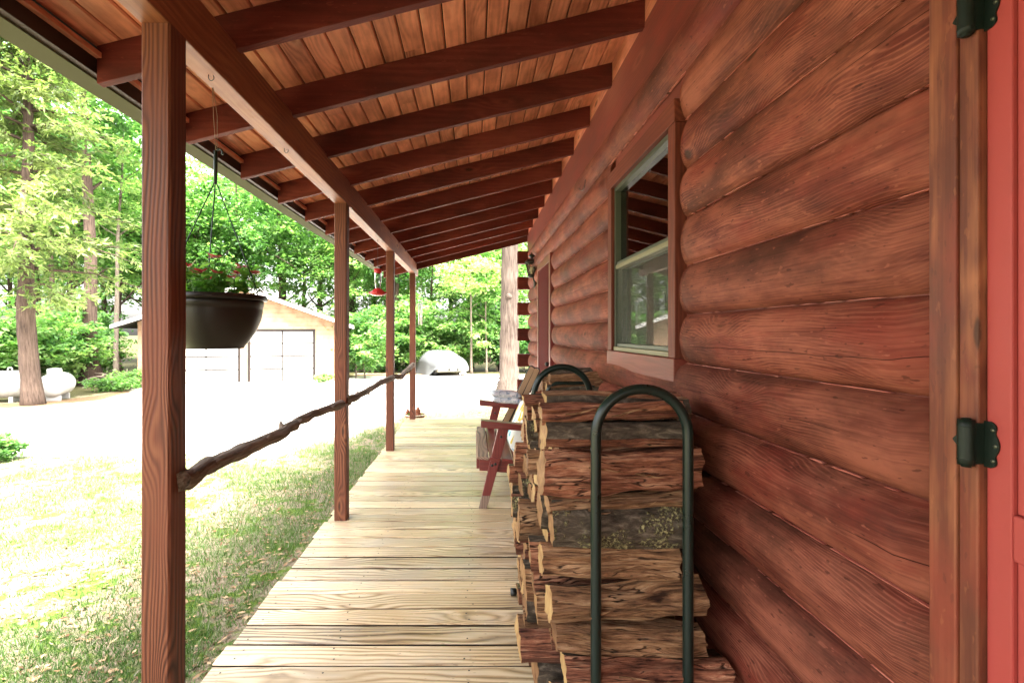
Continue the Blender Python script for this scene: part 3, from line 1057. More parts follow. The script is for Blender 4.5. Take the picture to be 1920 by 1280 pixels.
mb.box((gx - 0.006, wy0 + 0.0005, wz0 + 0.0005), (gx + 0.06, wy1 - 0.0005, wz0 + 0.024), 1)
mb.box((gx + 0.008, wy0 + 0.0228, wz0 + 0.0245), (gx + 0.045, wy1 - 0.0228, wz0 + 0.045), 1, mat=1)
mb.build("sill_rail", [M['sash_light'], M['sash']], win, bevel=0.002)
mb = MB()
mb.box((gx + 0.002, wy0 + 0.023, MR - 0.014), (gx + 0.05, wy1 - 0.023, MR + 0.010), 1)
mb.box((gx + 0.008, wy0 + 0.0228, MR + 0.0105), (gx + 0.03, wy1 - 0.0228, MR + 0.029), 1, mat=1)
mb.build("meeting_rail", [M['sash_light'], M['sash']], win, bevel=0.002)
mb = MB()
mb.box((gx + 0.034, wy0 + 0.0225, MR + 0.03), (gx + 0.038, wy1 - 0.0225, wz1 - 0.0265), 1)
mb.box((gx + 0.042, wy0 + 0.0225, wz0 + 0.044), (gx + 0.046, wy1 - 0.0225, MR + 0.0), 1)
mb.build("glass", M['glass'], win)
mb = MB()
mb.box((gx + 0.012, wy0 + 0.0225, wz0 + 0.0455), (gx + 0.013, wy1 - 0.0225, MR - 0.0145), 1)
mb.build("insect_screen", M['screen'], win)
mb = MB()
vs, fs = [], []
for i in range(25):
    yy = wy0 - 0.03 + 0.34 * i / 24
    xx = 1.06 + 0.022 * math.sin(i * 1.4)
    vs += [(xx, yy, wz0 - 0.05), (xx, yy, wz1 + 0.04), (xx + 0.006, yy, wz1 + 0.04), (xx + 0.006, yy, wz0 - 0.05)]
for i in range(24):
    for q in range(4): fs.append((i * 4 + q, i * 4 + (q + 1) % 4, (i + 1) * 4 + (q + 1) % 4, (i + 1) * 4 + q))
mb.add(vs, fs, None, 0.4, 0, True)
mb.build("curtain", M['curtain'], win)

# near door --------------------------------------------------------
mb = MB()
CX = 0.845
mb.box((CX, 0.8695, -0.03), (XW + 0.06, 0.9215, 2.13), 2, rnd=0.13)
mb.box((CX + 0.004, DOOR_Y1 + 0.001, -0.03), (XW + 0.06, 0.868, 2.13), 2, rnd=0.55)
mb.box((CX, DOOR_Y0 - 0.10, 2.1305), (XW + 0.06, 0.9215, 2.25), 1, rnd=0.75)
mb.box((CX, DOOR_Y0 - 0.10, -0.03), (XW + 0.06, DOOR_Y0 - 0.002, 2.13), 2, rnd=0.35)
mb.build("door_casing", M['casing'], cabin, bevel=0.003)
DXF = 0.862                                   # front of the door leaf
mb = MB()
st = 0.040
z_lo, z_hi = 0.02, 2.11
r0, r1 = 0.99, 1.064                         # lock rail
mb.box((DXF, DOOR_Y1 - st, z_lo), (DXF + 0.04, DOOR_Y1, z_hi), 2)
mb.box((DXF, DOOR_Y0, z_lo), (DXF + 0.04, DOOR_Y0 + st, z_hi), 2)
for (a, b) in ((z_lo, 0.20), (r0, r1), (z_hi - 0.10, z_hi)):
    mb.box((DXF + 0.0002, DOOR_Y0 + st + 0.0002, a), (DXF + 0.04, DOOR_Y1 - st - 0.0002, b), 1)
# sticking (moulded edge) round both openings
for (a, b) in ((0.20, r0), (r1, z_hi - 0.10)):
    for (ya, yb) in ((DOOR_Y1 - st - 0.014, DOOR_Y1 - st - 0.0005), (DOOR_Y0 + st + 0.0005, DOOR_Y0 + st + 0.014)):
        mb.box((DXF + 0.007, ya, a + 0.0005), (DXF + 0.03, yb, b - 0.0005), 2)
    for (za, zb) in ((a + 0.0005, a + 0.014), (b - 0.014, b - 0.0005)):
        mb.box((DXF + 0.007, DOOR_Y0 + st + 0.0145, za), (DXF + 0.03, DOOR_Y1 - st - 0.0145, zb), 1)
door = mb.build("door", M['door_red'], cabin, bevel=0.003)
mb = MB()
mb.box((DXF + 0.022, DOOR_Y0 + st + 0.0145, 0.2145), (DXF + 0.034, DOOR_Y1 - st - 0.0145, r0 - 0.0145), 2)
mb.build("door_panel", M['door_red'], door)
mb = MB()
mb.box((DXF + 0.022, DOOR_Y0 + st + 0.0145, r1 + 0.0145), (DXF + 0.026, DOOR_Y1 - st - 0.0145, z_hi - 0.1145), 2)
mb.build("door_screen", M['door_dark'], door)


def hinge(zc):
    """butterfly leaf hinge; sits proud of door and jamb"""
    mb = MB()
    hh = 0.0385
    yk = DOOR_Y1 + 0.006
    x_f = DXF - 0.003
    out = []
    n = 40
    for i in range(n + 1):
        u = -1 + 2 * i / n
        w = interp(abs(u), [(0, 0.0345), (0.15, 0.0338), (0.3, 0.0312), (0.42, 0.0282), (0.5, 0.0272), (0.58, 0.0278), (0.7, 0.0292), (0.82, 0.0288), (0.92, 0.0255), (1.0, 0.0185)]) * 0.84
        out.append((yk - w, zc + u * hh))
    poly = [(yk, zc - hh)] + out + [(yk, zc + hh)]
    mb.prism(poly, x_f, DXF - 0.0003, axis=0)
    out = []
    for i in range(n + 1):
        u = -1 + 2 * i / n
        w = 0.019 + 0.013 * max(0.0, 1 - abs(u) * 1.2) + 0.003 * math.cos(u * 9)
        out.append((yk + w, zc + u * hh * 0.95))
    poly = [(yk, zc - hh * 0.95)] + out + [(yk, zc + hh * 0.95)]
    mb.prism(poly, CX - 0.0005, CX + 0.0035, axis=0)
    mb.box((CX - 0.008, yk - 0.0055, zc - hh * 0.9), (DXF - 0.0005, yk - 0.0005, zc + hh * 0.9), 2)
    h = mb.build("hinge", M['hinge'], door)
    mb = MB()
    bx = CX - 0.007
    mb.tube([(bx, yk + 0.004, zc - hh * 0.98), (bx, yk + 0.004, zc - hh * 0.72), (bx, yk + 0.004, zc + hh * 0.70), (bx, yk + 0.004, zc + hh * 1.02)], 0.0115, 20)
    for q in (-0.74, 0.72):
        mb.tube([(bx, yk + 0.004, zc + hh * q - 0.0008), (bx, yk + 0.004, zc + hh * q + 0.0008)], 0.0121, 20)
    mb.tube([(bx, yk + 0.004, zc - hh * 1.07), (bx, yk + 0.004, zc + hh * 1.08)], 0.007, 12)
    mb.build("hinge_barrel", M['hinge'], door)
    for (dy, dz) in ((-0.0195, 0.025), (-0.0235, -0.001), (-0.0195, -0.026), (0.022, 0.004)):
        mb = MB()
        xx = x_f if dy < 0 else CX - 0.0005
        mb.tube([(xx - 0.0015, yk + dy, zc + dz), (xx + 0.001, yk + dy, zc + dz)], [0.0028, 0.0036], 10)
        mb.build("screw", M['screw'], door)


hinge(H - 0.186)
hinge(H + 0.545)
# far door ----------------------------------------------------------
mb = MB()
mb.box((0.846, FD_Y0, -0.02), (XW + 0.05, FD_Y0 + 0.10, 2.16), 2)
mb.box((0.846, FD_Y1 - 0.10, -0.02), (XW + 0.05, FD_Y1, 2.16), 2)
mb.box((0.846, FD_Y0, 2.1605), (XW + 0.05, FD_Y1, 2.245), 1)
mb.build("door_casing", M['bench_red'], cabin, bevel=0.003)
mb = MB()
mb.box((0.856, FD_Y0 + 0.1005, 0.0), (0.895, FD_Y1 - 0.1005, 2.16), 2)
for (a, b) in ((0.2, 0.95), (1.1, 2.0)):
    mb.box((0.852, FD_Y0 + 0.22, a), (0.8555, FD_Y1 - 0.22, b), 2)
fdoor = mb.build("door", M['maroon'], cabin, bevel=0.003)
mb = MB()
mb.ball((0.835, FD_Y0 + 0.16, 1.0), 0.026, 8)
mb.tube([(0.836, FD_Y0 + 0.16, 1.0), (0.857, FD_Y0 + 0.16, 1.0)], 0.010, 8)
mb.build("door_knob", M['black'], fdoor)

# ================================================================== WALL LANTERN
LY = 6.95
lx = (997 - VX) * LY / F
lan = thing("wall_lantern", "black iron wall lantern with clear glass beside the far door", "lantern", (lx, LY, 0))


def zz(py, d): return H - (py - VY) * d / F


zt, zb = zz(493, LY), zz(516, LY)
mb = MB()
n = 6
def hexr(r, z, tw=0.0): return [(r * math.cos(q * math.pi / 3 + tw), r * math.sin(q * math.pi / 3 + tw), z) for q in range(6)]
vs = hexr(0.052, zb) + hexr(0.083, zt)
for q in range(6):
    a, b = Vector(vs[q]), Vector(vs[6 + q])
    mb.tube([a, b], 0.006, 6)
    mb.tube([Vector(vs[6 + q]), Vector(vs[6 + (q + 1) % 6])], 0.006, 6)
    mb.tube([Vector(vs[q]), Vector(vs[(q + 1) % 6])], 0.008, 6)
mb.build("lantern_cage", M['black'], lan)
mb = MB()
mb.lathe([(0.098, zt), (0.10, zt + 0.012), (0.085, zt + 0.03), (0.05, zt + 0.055), (0.02, zt + 0.062), (0.02, zt + 0.075), (0.045, zt + 0.088), (0.047, zt + 0.10), (0.02, zt + 0.125), (0.008, zt + 0.13), (0.006, zt + 0.150), (0.001, zt + 0.153)], 18)
mb.build("lantern_cap", M['black'], lan)
mb = MB()
mb.add(hexr(0.050, zb + 0.004) + hexr(0.081, zt - 0.002), [(q, (q + 1) % 6, 6 + (q + 1) % 6, 6 + q) for q in range(6)])
mb.build("lantern_glass", M['clear'], lan)
mb = MB(); mb.ball((0, 0, zb + 0.075), 0.036, 10, sc=(1, 1, 1.35)); mb.tube([(0, 0, zb), (0, 0, zb + 0.05)], 0.014, 10)
mb.build("bulb", M['cream'], lan)
mb = MB()
wx = 0.86 - lx
mb.lathe([(0.001, zb - 0.035), (0.055, zb - 0.03), (0.062, zb - 0.012), (0.058, zb)], 16)
mb.tube([(0, 0, zb - 0.02), (wx * 0.5, 0, zb - 0.03), (wx, 0, zb - 0.02)], 0.012, 8)
mb.tube([(0.03, 0, zb - 0.03), (0.04, 0, zb - 0.10), (0.055, 0, zb - 0.19), (0.065, 0, zb - 0.235)], [0.018, 0.015, 0.013, 0.02], 8)
mb.ball((0.068, 0, zb - 0.245), 0.02, 8)
mb.box((wx - 0.012, -0.05, zb - 0.24), (wx + 0.008, 0.05, zb + 0.03), 2)
mb.build("bracket", M['black'], lan)

# ================================================================== BRANCH RAILINGS
def railing(name_label, pts, rads, seed):
    P = [Vector(p) for p in pts]
    # dense, crooked polyline
    out, rr = [], []
    for i in range(len(P) - 1):
        m = 8
        for q in range(m):
            u = q / m
            p = P[i].lerp(P[i + 1], u)
            s = i + u
            p += Vector((noise.noise(Vector((s * 2.2, seed, 1))), 0, noise.noise(Vector((s * 2.2, seed, 7))))) * 0.012
            out.append(p); rr.append((rads[i] * (1 - u) + rads[i + 1] * u) * (1 + 0.22 * noise.noise(Vector((s * 3.1, seed, 3)))))
    out.append(P[-1]); rr.append(rads[-1])
    mb = MB()
    mb.tube(out, rr, 12, wob=0.18, seed=seed)
    rg = random.Random(seed)
    for i in range(3, len(out) - 3, 6):      # knots and broken twigs
        d = Vector((rg.uniform(-1, 1), rg.uniform(-0.3, 0.3), rg.uniform(-0.6, 1))).normalized()
        mb.tube([out[i], out[i] + d * rr[i] * 1.1, out[i] + d * rr[i] * rg.uniform(1.35, 1.8) + Vector((0, 0.02, 0))], [rr[i] * 0.8, rr[i] * 0.5, rr[i] * 0.3], 7)
    o = mb.build("branch_railing", M['branch'])
    tag(o, name_label, "railing", "crooked branch rails between the porch posts")
    return o


railing("crooked dark branch rail between the nearest and second porch posts",
        [at(338, 903, 1.54) , at(352, 896, 1.60), at(400, 868, 1.78), at(470, 838, 2.15), at(530, 812, 2.52), at(556, 790, 2.75), at(600, 772, 3.08), at(640, 757, 3.50)],
        [0.032, 0.031, 0.028, 0.029, 0.031, 0.027, 0.026, 0.030], 4)
railing("crooked grey branch rail between the second and third porch posts",
        [at(650, 751, 3.62), at(672, 741, 3.95), at(692, 731, 4.35), at(712, 718, 4.85), at(736, 708, 5.62)],
        [0.030, 0.027, 0.026, 0.028, 0.034], 9)
railing("short bent pale branch rail reaching the farthest porch post",
        [at(742, 706, 5.75), at(752, 707, 6.1), at(760, 697, 6.6), at(768, 690, 7.1), at(775, 684, 7.72)],
        [0.034, 0.030, 0.031, 0.034, 0.040], 15)

# ================================================================== FIREWOOD RACKS
def hoop(p0, p1, ztop, rt, flat=False, n=28):
    """inverted U between two feet"""
    p0, p1 = Vector(p0), Vector(p1)
    half = (p1 - p0).length / 2
    c = (p0 + p1) / 2
    u = (p1 - p0).normalized()
    pts = [p0 + Vector((0, 0, z)) for z in (0.0, 0.3, 0.6)]
    if flat:
        r = 0.09
        for i in range(n // 2 + 1):
            th = math.pi / 2 * i / (n // 2)
            pts.append(c - u * (half - r + r * math.cos(th)) + Vector((0, 0, ztop - rt - r + r * math.sin(th) - p0.z)))
        for i in range(n // 2 + 1):
            th = math.pi / 2 * (1 - i / (n // 2))
            pts.append(c + u * (half - r + r * math.cos(th)) + Vector((0, 0, ztop - rt - r + r * math.sin(th) - p0.z)))
    else:
        for i in range(n + 1):
            th = math.pi * (1 - i / n)
            pts.append(c + u * half * math.cos(th) + Vector((0, 0, ztop - rt - half * 1.0 + half * math.sin(th) - p0.z)))
    pts += [p1 + Vector((0, 0, z)) for z in (0.6, 0.3, 0.0)]
    return pts


RA = Vector((0.526, 1.55, 0))                 # near hoop centre
RB = Vector((0.457, 2.56, 0))
rack = thing("firewood_rack", "dark green tubular hoop rack holding split firewood by the log wall", "firewood rack", RA)
TR = 0.0162
def rk(p): return Vector(p) - RA
for c, nm in ((RA, 0), (RB, 1)):
    mb = MB()
    mb.tube(hoop(rk((c.x - 0.144, c.y, 0.02)), rk((c.x + 0.144, c.y, 0.02)), 1.196 , TR), TR, 16)
    mb.build("hoop", M['green_metal'], rack)
for s in (-0.144, 0.144):
    mb = MB()
    mb.tube([rk((RA.x + s, RA.y + 0.018, 0.09)), rk((RB.x + s, RB.y - 0.018, 0.09))], TR * 0.95, 12)
    mb.build("base_rail", M['green_metal'], rack)
for c in (RA, RB):
    for s in (-0.144, 0.144):
        mb = MB()
        mb.tube([rk((c.x + s * 0.9, c.y, 0.035)), rk((c.x + s * 1.7, c.y, 0.02))], 0.014, 10)
        mb.tube([rk((c.x + s * 1.66, c.y, 0.02)), rk((c.x + s * 1.85, c.y, 0.02))], 0.019, 10, mat=1)
        mb.build("foot", [M['green_metal'], M['black']], rack)

R2A, R2B = Vector((0.675, 3.40, 0)), Vector((0.66, 3.78, 0))
rack2 = thing("firewood_rack", "smaller dark tubular rack with a flat topped hoop behind the bench end", "firewood rack", R2A)
for c in (R2A, R2B):
    mb = MB()
    mb.tube(hoop(Vector((c.x - 0.175, c.y, 0.015)) - R2A, Vector((c.x + 0.175, c.y, 0.015)) - R2A, 1.025, 0.0145, True), 0.0145, 12)
    mb.build("hoop", M['green_metal'], rack2)
for s in (-0.175, 0.175):
    mb = MB()
    mb.tube([Vector((R2A.x + s, R2A.y, 0.08)) - R2A, Vector((R2B.x + s, R2B.y, 0.08)) - R2A], 0.013, 10)
    mb.build("base_rail", M['green_metal'], rack2)


def firewood(L, poly, bark, seed, nseg=30, sub=6, rough=1.0, mats=None, label=None, group=None, loc=(0, 0, 0), rot=(0, 0, 0)):
    """poly: outline in (y, z); bark: set of edge numbers that keep their bark"""
    n = len(poly)
    ring, flags, smps = [], [], []
    per = 0.0
    for e in range(n):
        p, q = Vector((poly[e][0], poly[e][1], 0)), Vector((poly[(e + 1) % n][0], poly[(e + 1) % n][1], 0))
        for s in range(sub):
            ring.append(p.lerp(q, s / sub)); flags.append(e); smps.append(per + (q - p).length * s / sub)
        per += (q - p).length
    pv = [Vector((q[0], q[1], 0)) for q in poly]
    m = len(ring)
    cx = sum(p.x for p in ring) / m
    cy = sum(p.y for p in ring) / m
    vs, gc, fs, mt = [], [], [], []
    rnd = random.Random(seed).random()
    for i in range(nseg + 1):
        t = i / nseg
        x = -L / 2 + L * t
        bow = noise.noise(Vector((x * 2.2, seed, 2.0))) * 0.016 * rough
        tw = noise.noise(Vector((x * 1.6, seed, 9.0))) * 0.20 * rough
        sc = 1 + noise.noise(Vector((x * 3.0, seed, 4.0))) * 0.17 * rough
        for j, p in enumerate(ring):
            bk = flags[j] in bark
            e = flags[j]; fr = (j % sub) / sub
            wn_ = lambda q: Vector((noise.noise(Vector((x * 4.0, q * 5.1, seed))), noise.noise(Vector((x * 4.0, q * 5.1, seed + 50))), 0)) * 0.011 * rough
            p = p + wn_(e) * (1 - fr) + wn_((e + 1) % n) * fr
            dx, dy = p.x - cx, p.y - cy
            l = math.hypot(dx, dy) + 1e-6
            s = smps[j]
            if bk:
                d = noise.noise(Vector((x * 14, s * 22, seed))) * 0.0035 * rough
            else:
                d = noise.noise(Vector((x * 2.0, s * 7, seed + 20))) * 0.014 * rough + (noise.noise(Vector((x * 3.0, s * 34, seed))) * 0.009 + noise.noise(Vector((x * 7.5, s * 90, seed + 3))) * 0.006 + noise.noise(Vector((x * 6, s * 14, seed + 8))) * 0.009) * rough
            k = sc * (1 + d / l)
            yy = cx + (dx * math.cos(tw) - dy * math.sin(tw)) * k
            zz_ = cy + (dx * math.sin(tw) + dy * math.cos(tw)) * k + bow
            ex = 0.0
            if i in (0, nseg): ex = noise.noise(Vector((dx * 40, dy * 40, seed + t * 5))) * 0.006 * (1 if i else -1) + (0.02 * (dy / 0.1) * (random.Random(seed).random() - 0.5))
            vs.append((x + ex, yy, zz_))
            gc.append((x, s, 0.0))
    for i in range(nseg):
        for j in range(m):
            j2 = (j + 1) % m
            fs.append((i * m + j, (i + 1) * m + j, (i + 1) * m + j2, i * m + j2))
            mt.append(1 if flags[j] in bark else 0)
    # end grain as fans
    b = len(vs)
    for i, sgn in ((0, -1), (nseg, 1)):
        ctr = Vector((0, 0, 0))
        for j in range(m): ctr += Vector(vs[i * m + j])
        vs.append(tuple(ctr / m)); gc.append((0, 0, 0))
        c = len(vs) - 1
        for j in range(m):
            j2 = (j + 1) % m
            fs.append((c, i * m + j, i * m + j2) if sgn < 0 else (c, i * m + j2, i * m + j))
            mt.append(2)
    mb = MB()
    mb.add(vs, fs, gc, rnd, mt, True)
    o = mb.build("firewood_log", mats or [M['split'], M['barkface'], M['logend']])
    try:
        o.data.set_sharp_from_angle(angle=R(38))
    except Exception:
        pass
    o.location = loc
    o.rotation_euler = rot
    if label: tag(o, label, "firewood log", group)
    return o


G1 = "split firewood logs stacked in the hoop rack"
SP_, BK, EN, LI, ST = M['split'], M['barkface'], M['logend'], M['lichen'], M['split_tan']
DF = 1.60                                     # front face of the stack


def front_log(x0, x1, ya, yb, d, th, kind, mats, seed, label, rz=0.0, ry=0.0):
    X0, X1 = (x0 - VX) * d / F, (x1 - VX) * d / F
    zt_, zb_ = H - (ya - VY) * d / F, H - (yb - VY) * d / F
    h = (zt_ - zb_) * 0.88
    if kind == 'face':      # flat split face to the viewer, wedge behind
        poly = [(0.022, -h * .5), (-0.014, -h * 0.26), (0.004, h * 0.05), (-0.006, h * 0.27), (0.024, h * .5), (th * 0.55, h * 0.46), (th, -h * 0.05), (th * 0.6, -h * .5)]; bark = {5, 6}
    elif kind == 'bark':    # rounded bark to the viewer
        poly = [(0.03, -h * .5), (0.004, -h * 0.28), (-0.008, h * 0.02), (0.006, h * 0.32), (0.036, h * .5), (th, h * 0.3), (th * 0.9, -h * .42)]; bark = {0, 1, 2, 3}
    elif kind == 'half':    # grey upper bark, split strip below
        poly = [(0.004, -h * .5), (0.0, -h * 0.16), (0.0, -h * 0.12), (0.006, h * .3), (0.03, h * .5), (th, h * .4), (th, -h * .5)]; bark = {2, 3, 4}
    else:                   # ridge
        poly = [(0.04, -h * .5), (0.006, -h * 0.3), (-0.016, h * 0.04), (0.012, h * .3), (0.05, h * .5), (th, h * 0.1), (th * 0.8, -h * .5)]; bark = {4}
    return firewood(X1 - X0, poly, bark, seed, 56, 12, 1.0, mats, label, G1, ((X0 + X1) / 2, d, (zt_ + zb_) / 2), (0.0, ry + 0.022 * math.sin(seed * 2.3), rz + 0.03 * math.sin(seed * 1.7)))


front_log(1016, 1282, 757, 791, 1.64, 0.12, 'face', [SP_, BK, EN], 21, "flat red split log lying near the top of the front stack", ry=0.01)
front_log(1024, 1290, 791, 841, 1.61, 0.13, 'half', [SP_, BK, EN], 22, "grey barked log with a brown underside, second tier of the front stack")
front_log(1020, 1319, 841, 932, 1.60, 0.16, 'face', [SP_, BK, EN], 23, "thickest shaggy red split log in the upper front stack", ry=-0.005)
front_log(1030, 1286, 929, 960, 1.61, 0.12, 'ridge', [ST, BK, EN], 24, "thin pale split log wedged above the lichen covered log", ry=-0.02)
front_log(1038, 1284, 946, 1042, 1.585, 0.14, 'bark', [SP_, LI, EN], 25, "dark barked log spotted with yellow lichen in the front stack", ry=-0.03)
front_log(1018, 1276, 1026, 1094, 1.60, 0.14, 'face', [ST, BK, EN], 26, "orange tan split log directly under the lichen covered log")
front_log(1034, 1327, 1098, 1180, 1.575, 0.15, 'ridge', [ST, BK, EN], 27, "broad brown split log with a curved grain low in the front stack")
front_log(1044, 1326, 1178, 1240, 1.575, 0.14, 'face', [ST, BK, EN], 28, "brown split log second from the bottom of the visible front stack")
front_log(1062, 1372, 1246, 1300, 1.56, 0.13, 'ridge', [SP_, BK, EN], 29, "lowest visible split log sticking out towards the wall")
front_log(1040, 1330, 1302, 1352, 1.575, 0.13, 'face', [SP_, BK, EN], 30, "split log hidden low in the front stack")
front_log(1036, 1320, 1354, 1412, 1.585, 0.13, 'face', [ST, BK, EN], 31, "split log lying on the base rails at the front")
front_log(984, 1279, 742, 760, 1.80, 0.13, 'ridge', [SP_, BK, EN], 32, "long thin log lying across the top of the stack", ry=0.004)


def splinter(log, x, z, L, seed):
    rg = random.Random(seed)
    pts = []
    for q in range(6):
        u = q / 5
        pts.append((x + L * u, -0.022 - 0.006 * math.sin(u * 3.1) - 0.004 * rg.random(), z + 0.012 * math.sin(u * 2.2 + seed) + 0.006 * u))
    mb = MB()
    mb.tube(pts, [0.0025, 0.0035, 0.003, 0.0025, 0.002, 0.0008], 5, rnd=0.9)
    mb.build("splinter", ST, log)


for lg in [o for o in bpy.data.objects if o.name.startswith("firewood_log")]:
    n_ = sum(map(ord, lg.name))
    if n_ % 3 != 1:
        for q in range(2):
            splinter(lg, -0.16 + 0.15 * q + 0.02 * (n_ % 5), 0.012 * ((n_ + q * 2) % 3 - 1), 0.07 + 0.02 * (n_ % 3), n_ + q)


def rand_poly(rg, w, h):
    c = rg.random()
    j = lambda s: rg.uniform(-s, s)
    if c < 0.4:            # quarter
        return [(-w / 2, -h / 2), (w / 2 + j(.01), -h / 2 + j(.01)), (w * .42, h * .12), (w * .1, h * .45), (-w * .45, h / 2)], {1, 2, 3}
    if c < 0.7:            # wedge pointing up
        return [(-w / 2, -h * .45), (-w * .1, -h / 2), (w / 2, -h * .42), (w * .2 + j(.02), h / 2), (-w * .12, h * .46)], {0, 1}
    if c < 0.88:           # slab
        return [(-w / 2, -h * .4), (w * .46, -h / 2), (w / 2, h * .35), (w * .05, h / 2), (-w * .46, h * .42)], {4}
    return [(-w * .35, -h / 2), (w * .35, -h / 2), (w / 2, -h * .1), (w * .4, h * .38), (0, h / 2), (-w * .42, h * .36), (-w / 2, -h * .08)], {0, 1, 2, 3, 4, 5, 6}


def stack(origin, direction, n_col, depth0, pitch, top, length, x_left, group, label_fn, seed0):
    rg = random.Random(seed0)
    k = 0
    for c in range(n_col):
        v = depth0 + pitch * c
        z = 0.108
        t_here = top(c)
        row = 0
        while z < t_here - 0.035:
            h = min(rg.uniform(0.062, 0.115), t_here - z + 0.02)
            w = pitch * rg.uniform(0.92, 1.1)
            L = length * rg.uniform(0.9, 1.06)
            poly, bark = rand_poly(rg, w, h * 1.08)
            xl = x_left(c, z) + rg.gauss(0, 0.026)
            loc = (xl + L / 2, origin.y + v, z + h / 2)
            mats = [SP_ if rg.random() < .55 else ST, LI if rg.random() < 0.15 else BK, EN]
            firewood(L, poly, bark, seed0 * 100 + k, 14, 5, 1.0, mats, label_fn(c, row), group, loc, (rg.uniform(-0.25, 0.25), rg.uniform(-0.02, 0.02), rg.uniform(-0.05, 0.05)))
            z += h * 0.98
            row += 1
            k += 1


GB = "split firewood logs stacked behind the front logs"
stack(RA, None, 6, 0.24, 0.135, lambda c: 1.115 - 0.018 * c, 0.47,
      lambda c, z: 0.268 - 0.002 * c - 0.045 * smooth(0.85, 0.5, z), GB,
      lambda c, r: "split firewood log showing its sawn end behind the front of the stack", 5)
stack(R2A, None, 3, 0.05, 0.125, lambda c: 1.10 - 0.02 * c, 0.42, lambda c, z: 0.50 + 0.01 * c, "split firewood logs in the smaller rack",
      lambda c, r: "split firewood log in the smaller rack behind the bench end", 6)

# ================================================================== BENCH
BY0, BY1 = 3.84, 4.98
bench = thing("porch_bench", "red painted slatted wooden bench facing the yard beside the firewood", "bench", (0.06, BY0, 0))
def bl(x, y, z): return (x - 0.06, y - BY0, z)


def bpart(name, polys, mats, bevel=0.004):
    mb = MB()
    for (poly, ya, yb, mi, gr) in polys:
        mb.prism([(p[0] - 0.06, p[1]) for p in poly], ya - BY0, yb - BY0, axis=1, grain=gr, mat=mi)
    return mb.build(name, mats, bench, bevel=bevel)


br, bwn = M['bench_red'], M['bench_worn']
for y in (BY0, BY1):
    s = 0.0 if y == BY0 else -0.0
    bpart("arm", [([(0.055, 0.632), (0.64, 0.582), (0.64, 0.625), (0.055, 0.684)], y - 0.045, y + 0.045, 0, 0)], [br])
    lo = 0.10
    f = lambda z: 0.04 + 0.155 * z / 0.62
    bpart("leg", [([(f(0), 0.0), (f(0) + 0.062, 0.0), (f(lo) + 0.064, lo), (f(lo), lo)], y - 0.018, y + 0.018, 1, 2),
                  ([(f(lo), lo + 0.0005), (f(lo) + 0.064, lo + 0.0005), (f(0.63) + 0.078, 0.628), (f(0.63) - 0.006, 0.632)], y - 0.018, y + 0.018, 0, 2)], [br, bwn])
    bpart("leg", [([(0.62, 0.0), (0.69, 0.0), (0.60, 0.60), (0.53, 0.605)], y - 0.018, y + 0.018, 0, 2)], [br])
    yy = (y + 0.0185, y + 0.053) if y == BY0 else (y - 0.053, y - 0.0185)
    bpart("apron", [([(0.045, 0.285), (0.66, 0.235), (0.66, 0.325), (0.045, 0.385)], yy[0], yy[1], 0, 0)], [br])
    mb = MB()
    for (bx, bz) in ((f(0.55) + 0.035, 0.555), (f(0.33) + 0.02, 0.335), (f(0.33) + 0.045, 0.345)):
        mb.tube([bl(bx, y - 0.0185, bz), bl(bx, y - 0.023, bz)], [0.011, 0.009], 10)
    mb.build("bolt", M['black'], bench)
for i, (xa, wd) in enumerate(((0.03, 0.085), (0.123, 0.085), (0.216, 0.085), (0.309, 0.085), (0.402, 0.085))):
    zt_ = 0.409 - 0.05 * (xa - 0.03) / 0.5
    bpart("seat_slat", [([(xa, zt_ - 0.024), (xa + wd, zt_ - 0.030), (xa + wd, zt_ - 0.008), (xa, zt_)], BY0 - 0.03, BY1 + 0.05, 0, 1)], [bwn if i == 0 else br])  # front slat: glare put into its colour by the pale timber
bpart("front_rail", [([(0.022, 0.30), (0.044, 0.30), (0.044, 0.383), (0.022, 0.383)], BY0 + 0.02, BY1 - 0.02, 0, 1)], [br])
fb = lambda z: 0.50 + (z - 0.38) * 0.42
for q in range(8):
    ya = BY0 + 0.08 + q * 0.128
    bpart("back_slat", [([(fb(0.36), 0.36), (fb(0.36) + 0.02, 0.355), (fb(0.99) + 0.02, 0.985), (fb(0.99), 0.99)], ya, ya + 0.085, 0, 2)], [br])
bpart("back_rail", [([(fb(0.90) + 0.021, 0.88), (fb(0.90) + 0.05, 0.87), (fb(0.97) + 0.05, 0.94), (fb(0.97) + 0.021, 0.95)], BY0 + 0.03, BY1 - 0.03, 0, 1),
                    ([(fb(0.45) + 0.021, 0.43), (fb(0.45) + 0.05, 0.42), (fb(0.52) + 0.05, 0.49), (fb(0.52) + 0.021, 0.50)], BY0 + 0.03, BY1 - 0.03, 0, 1)], [br])


def cushion_mat(name, base, marks, sc):
    t = NT(name)
    co = t.n("TexCoord").outputs["Object"]
    c = (*base, 1)
    for (col, s, thr, off) in marks:
        v = t.n("VectorMath", operation='ADD'); t.put(v.inputs[0], co); v.inputs[1].default_value = (off, off * 2, off * 3)
        nz = t.noise(v.outputs[0], s, 2.0, 0.5, 0.8)
        c = t.mix(t.rng(nz, thr, thr + 0.03), c, col)
    t.set(c, 0.85, 0.15)
    t.bump(t.noise(co, 180, 2), 0.3, 0.002)
    return t.mat


M['pillow'] = cushion_mat("patterned_cotton", (0.74, 0.74, 0.70), [((0.62, 0.46, 0.08), 7.0, 0.57, 0.0), ((0.12, 0.42, 0.52), 9.0, 0.61, 3.0)], 1)
M['bluecloth'] = cushion_mat("blue_white_cloth", (0.56, 0.59, 0.64), [((0.24, 0.30, 0.40), 38.0, 0.56, 0.0), ((0.72, 0.74, 0.76), 22.0, 0.55, 5.0)], 1)


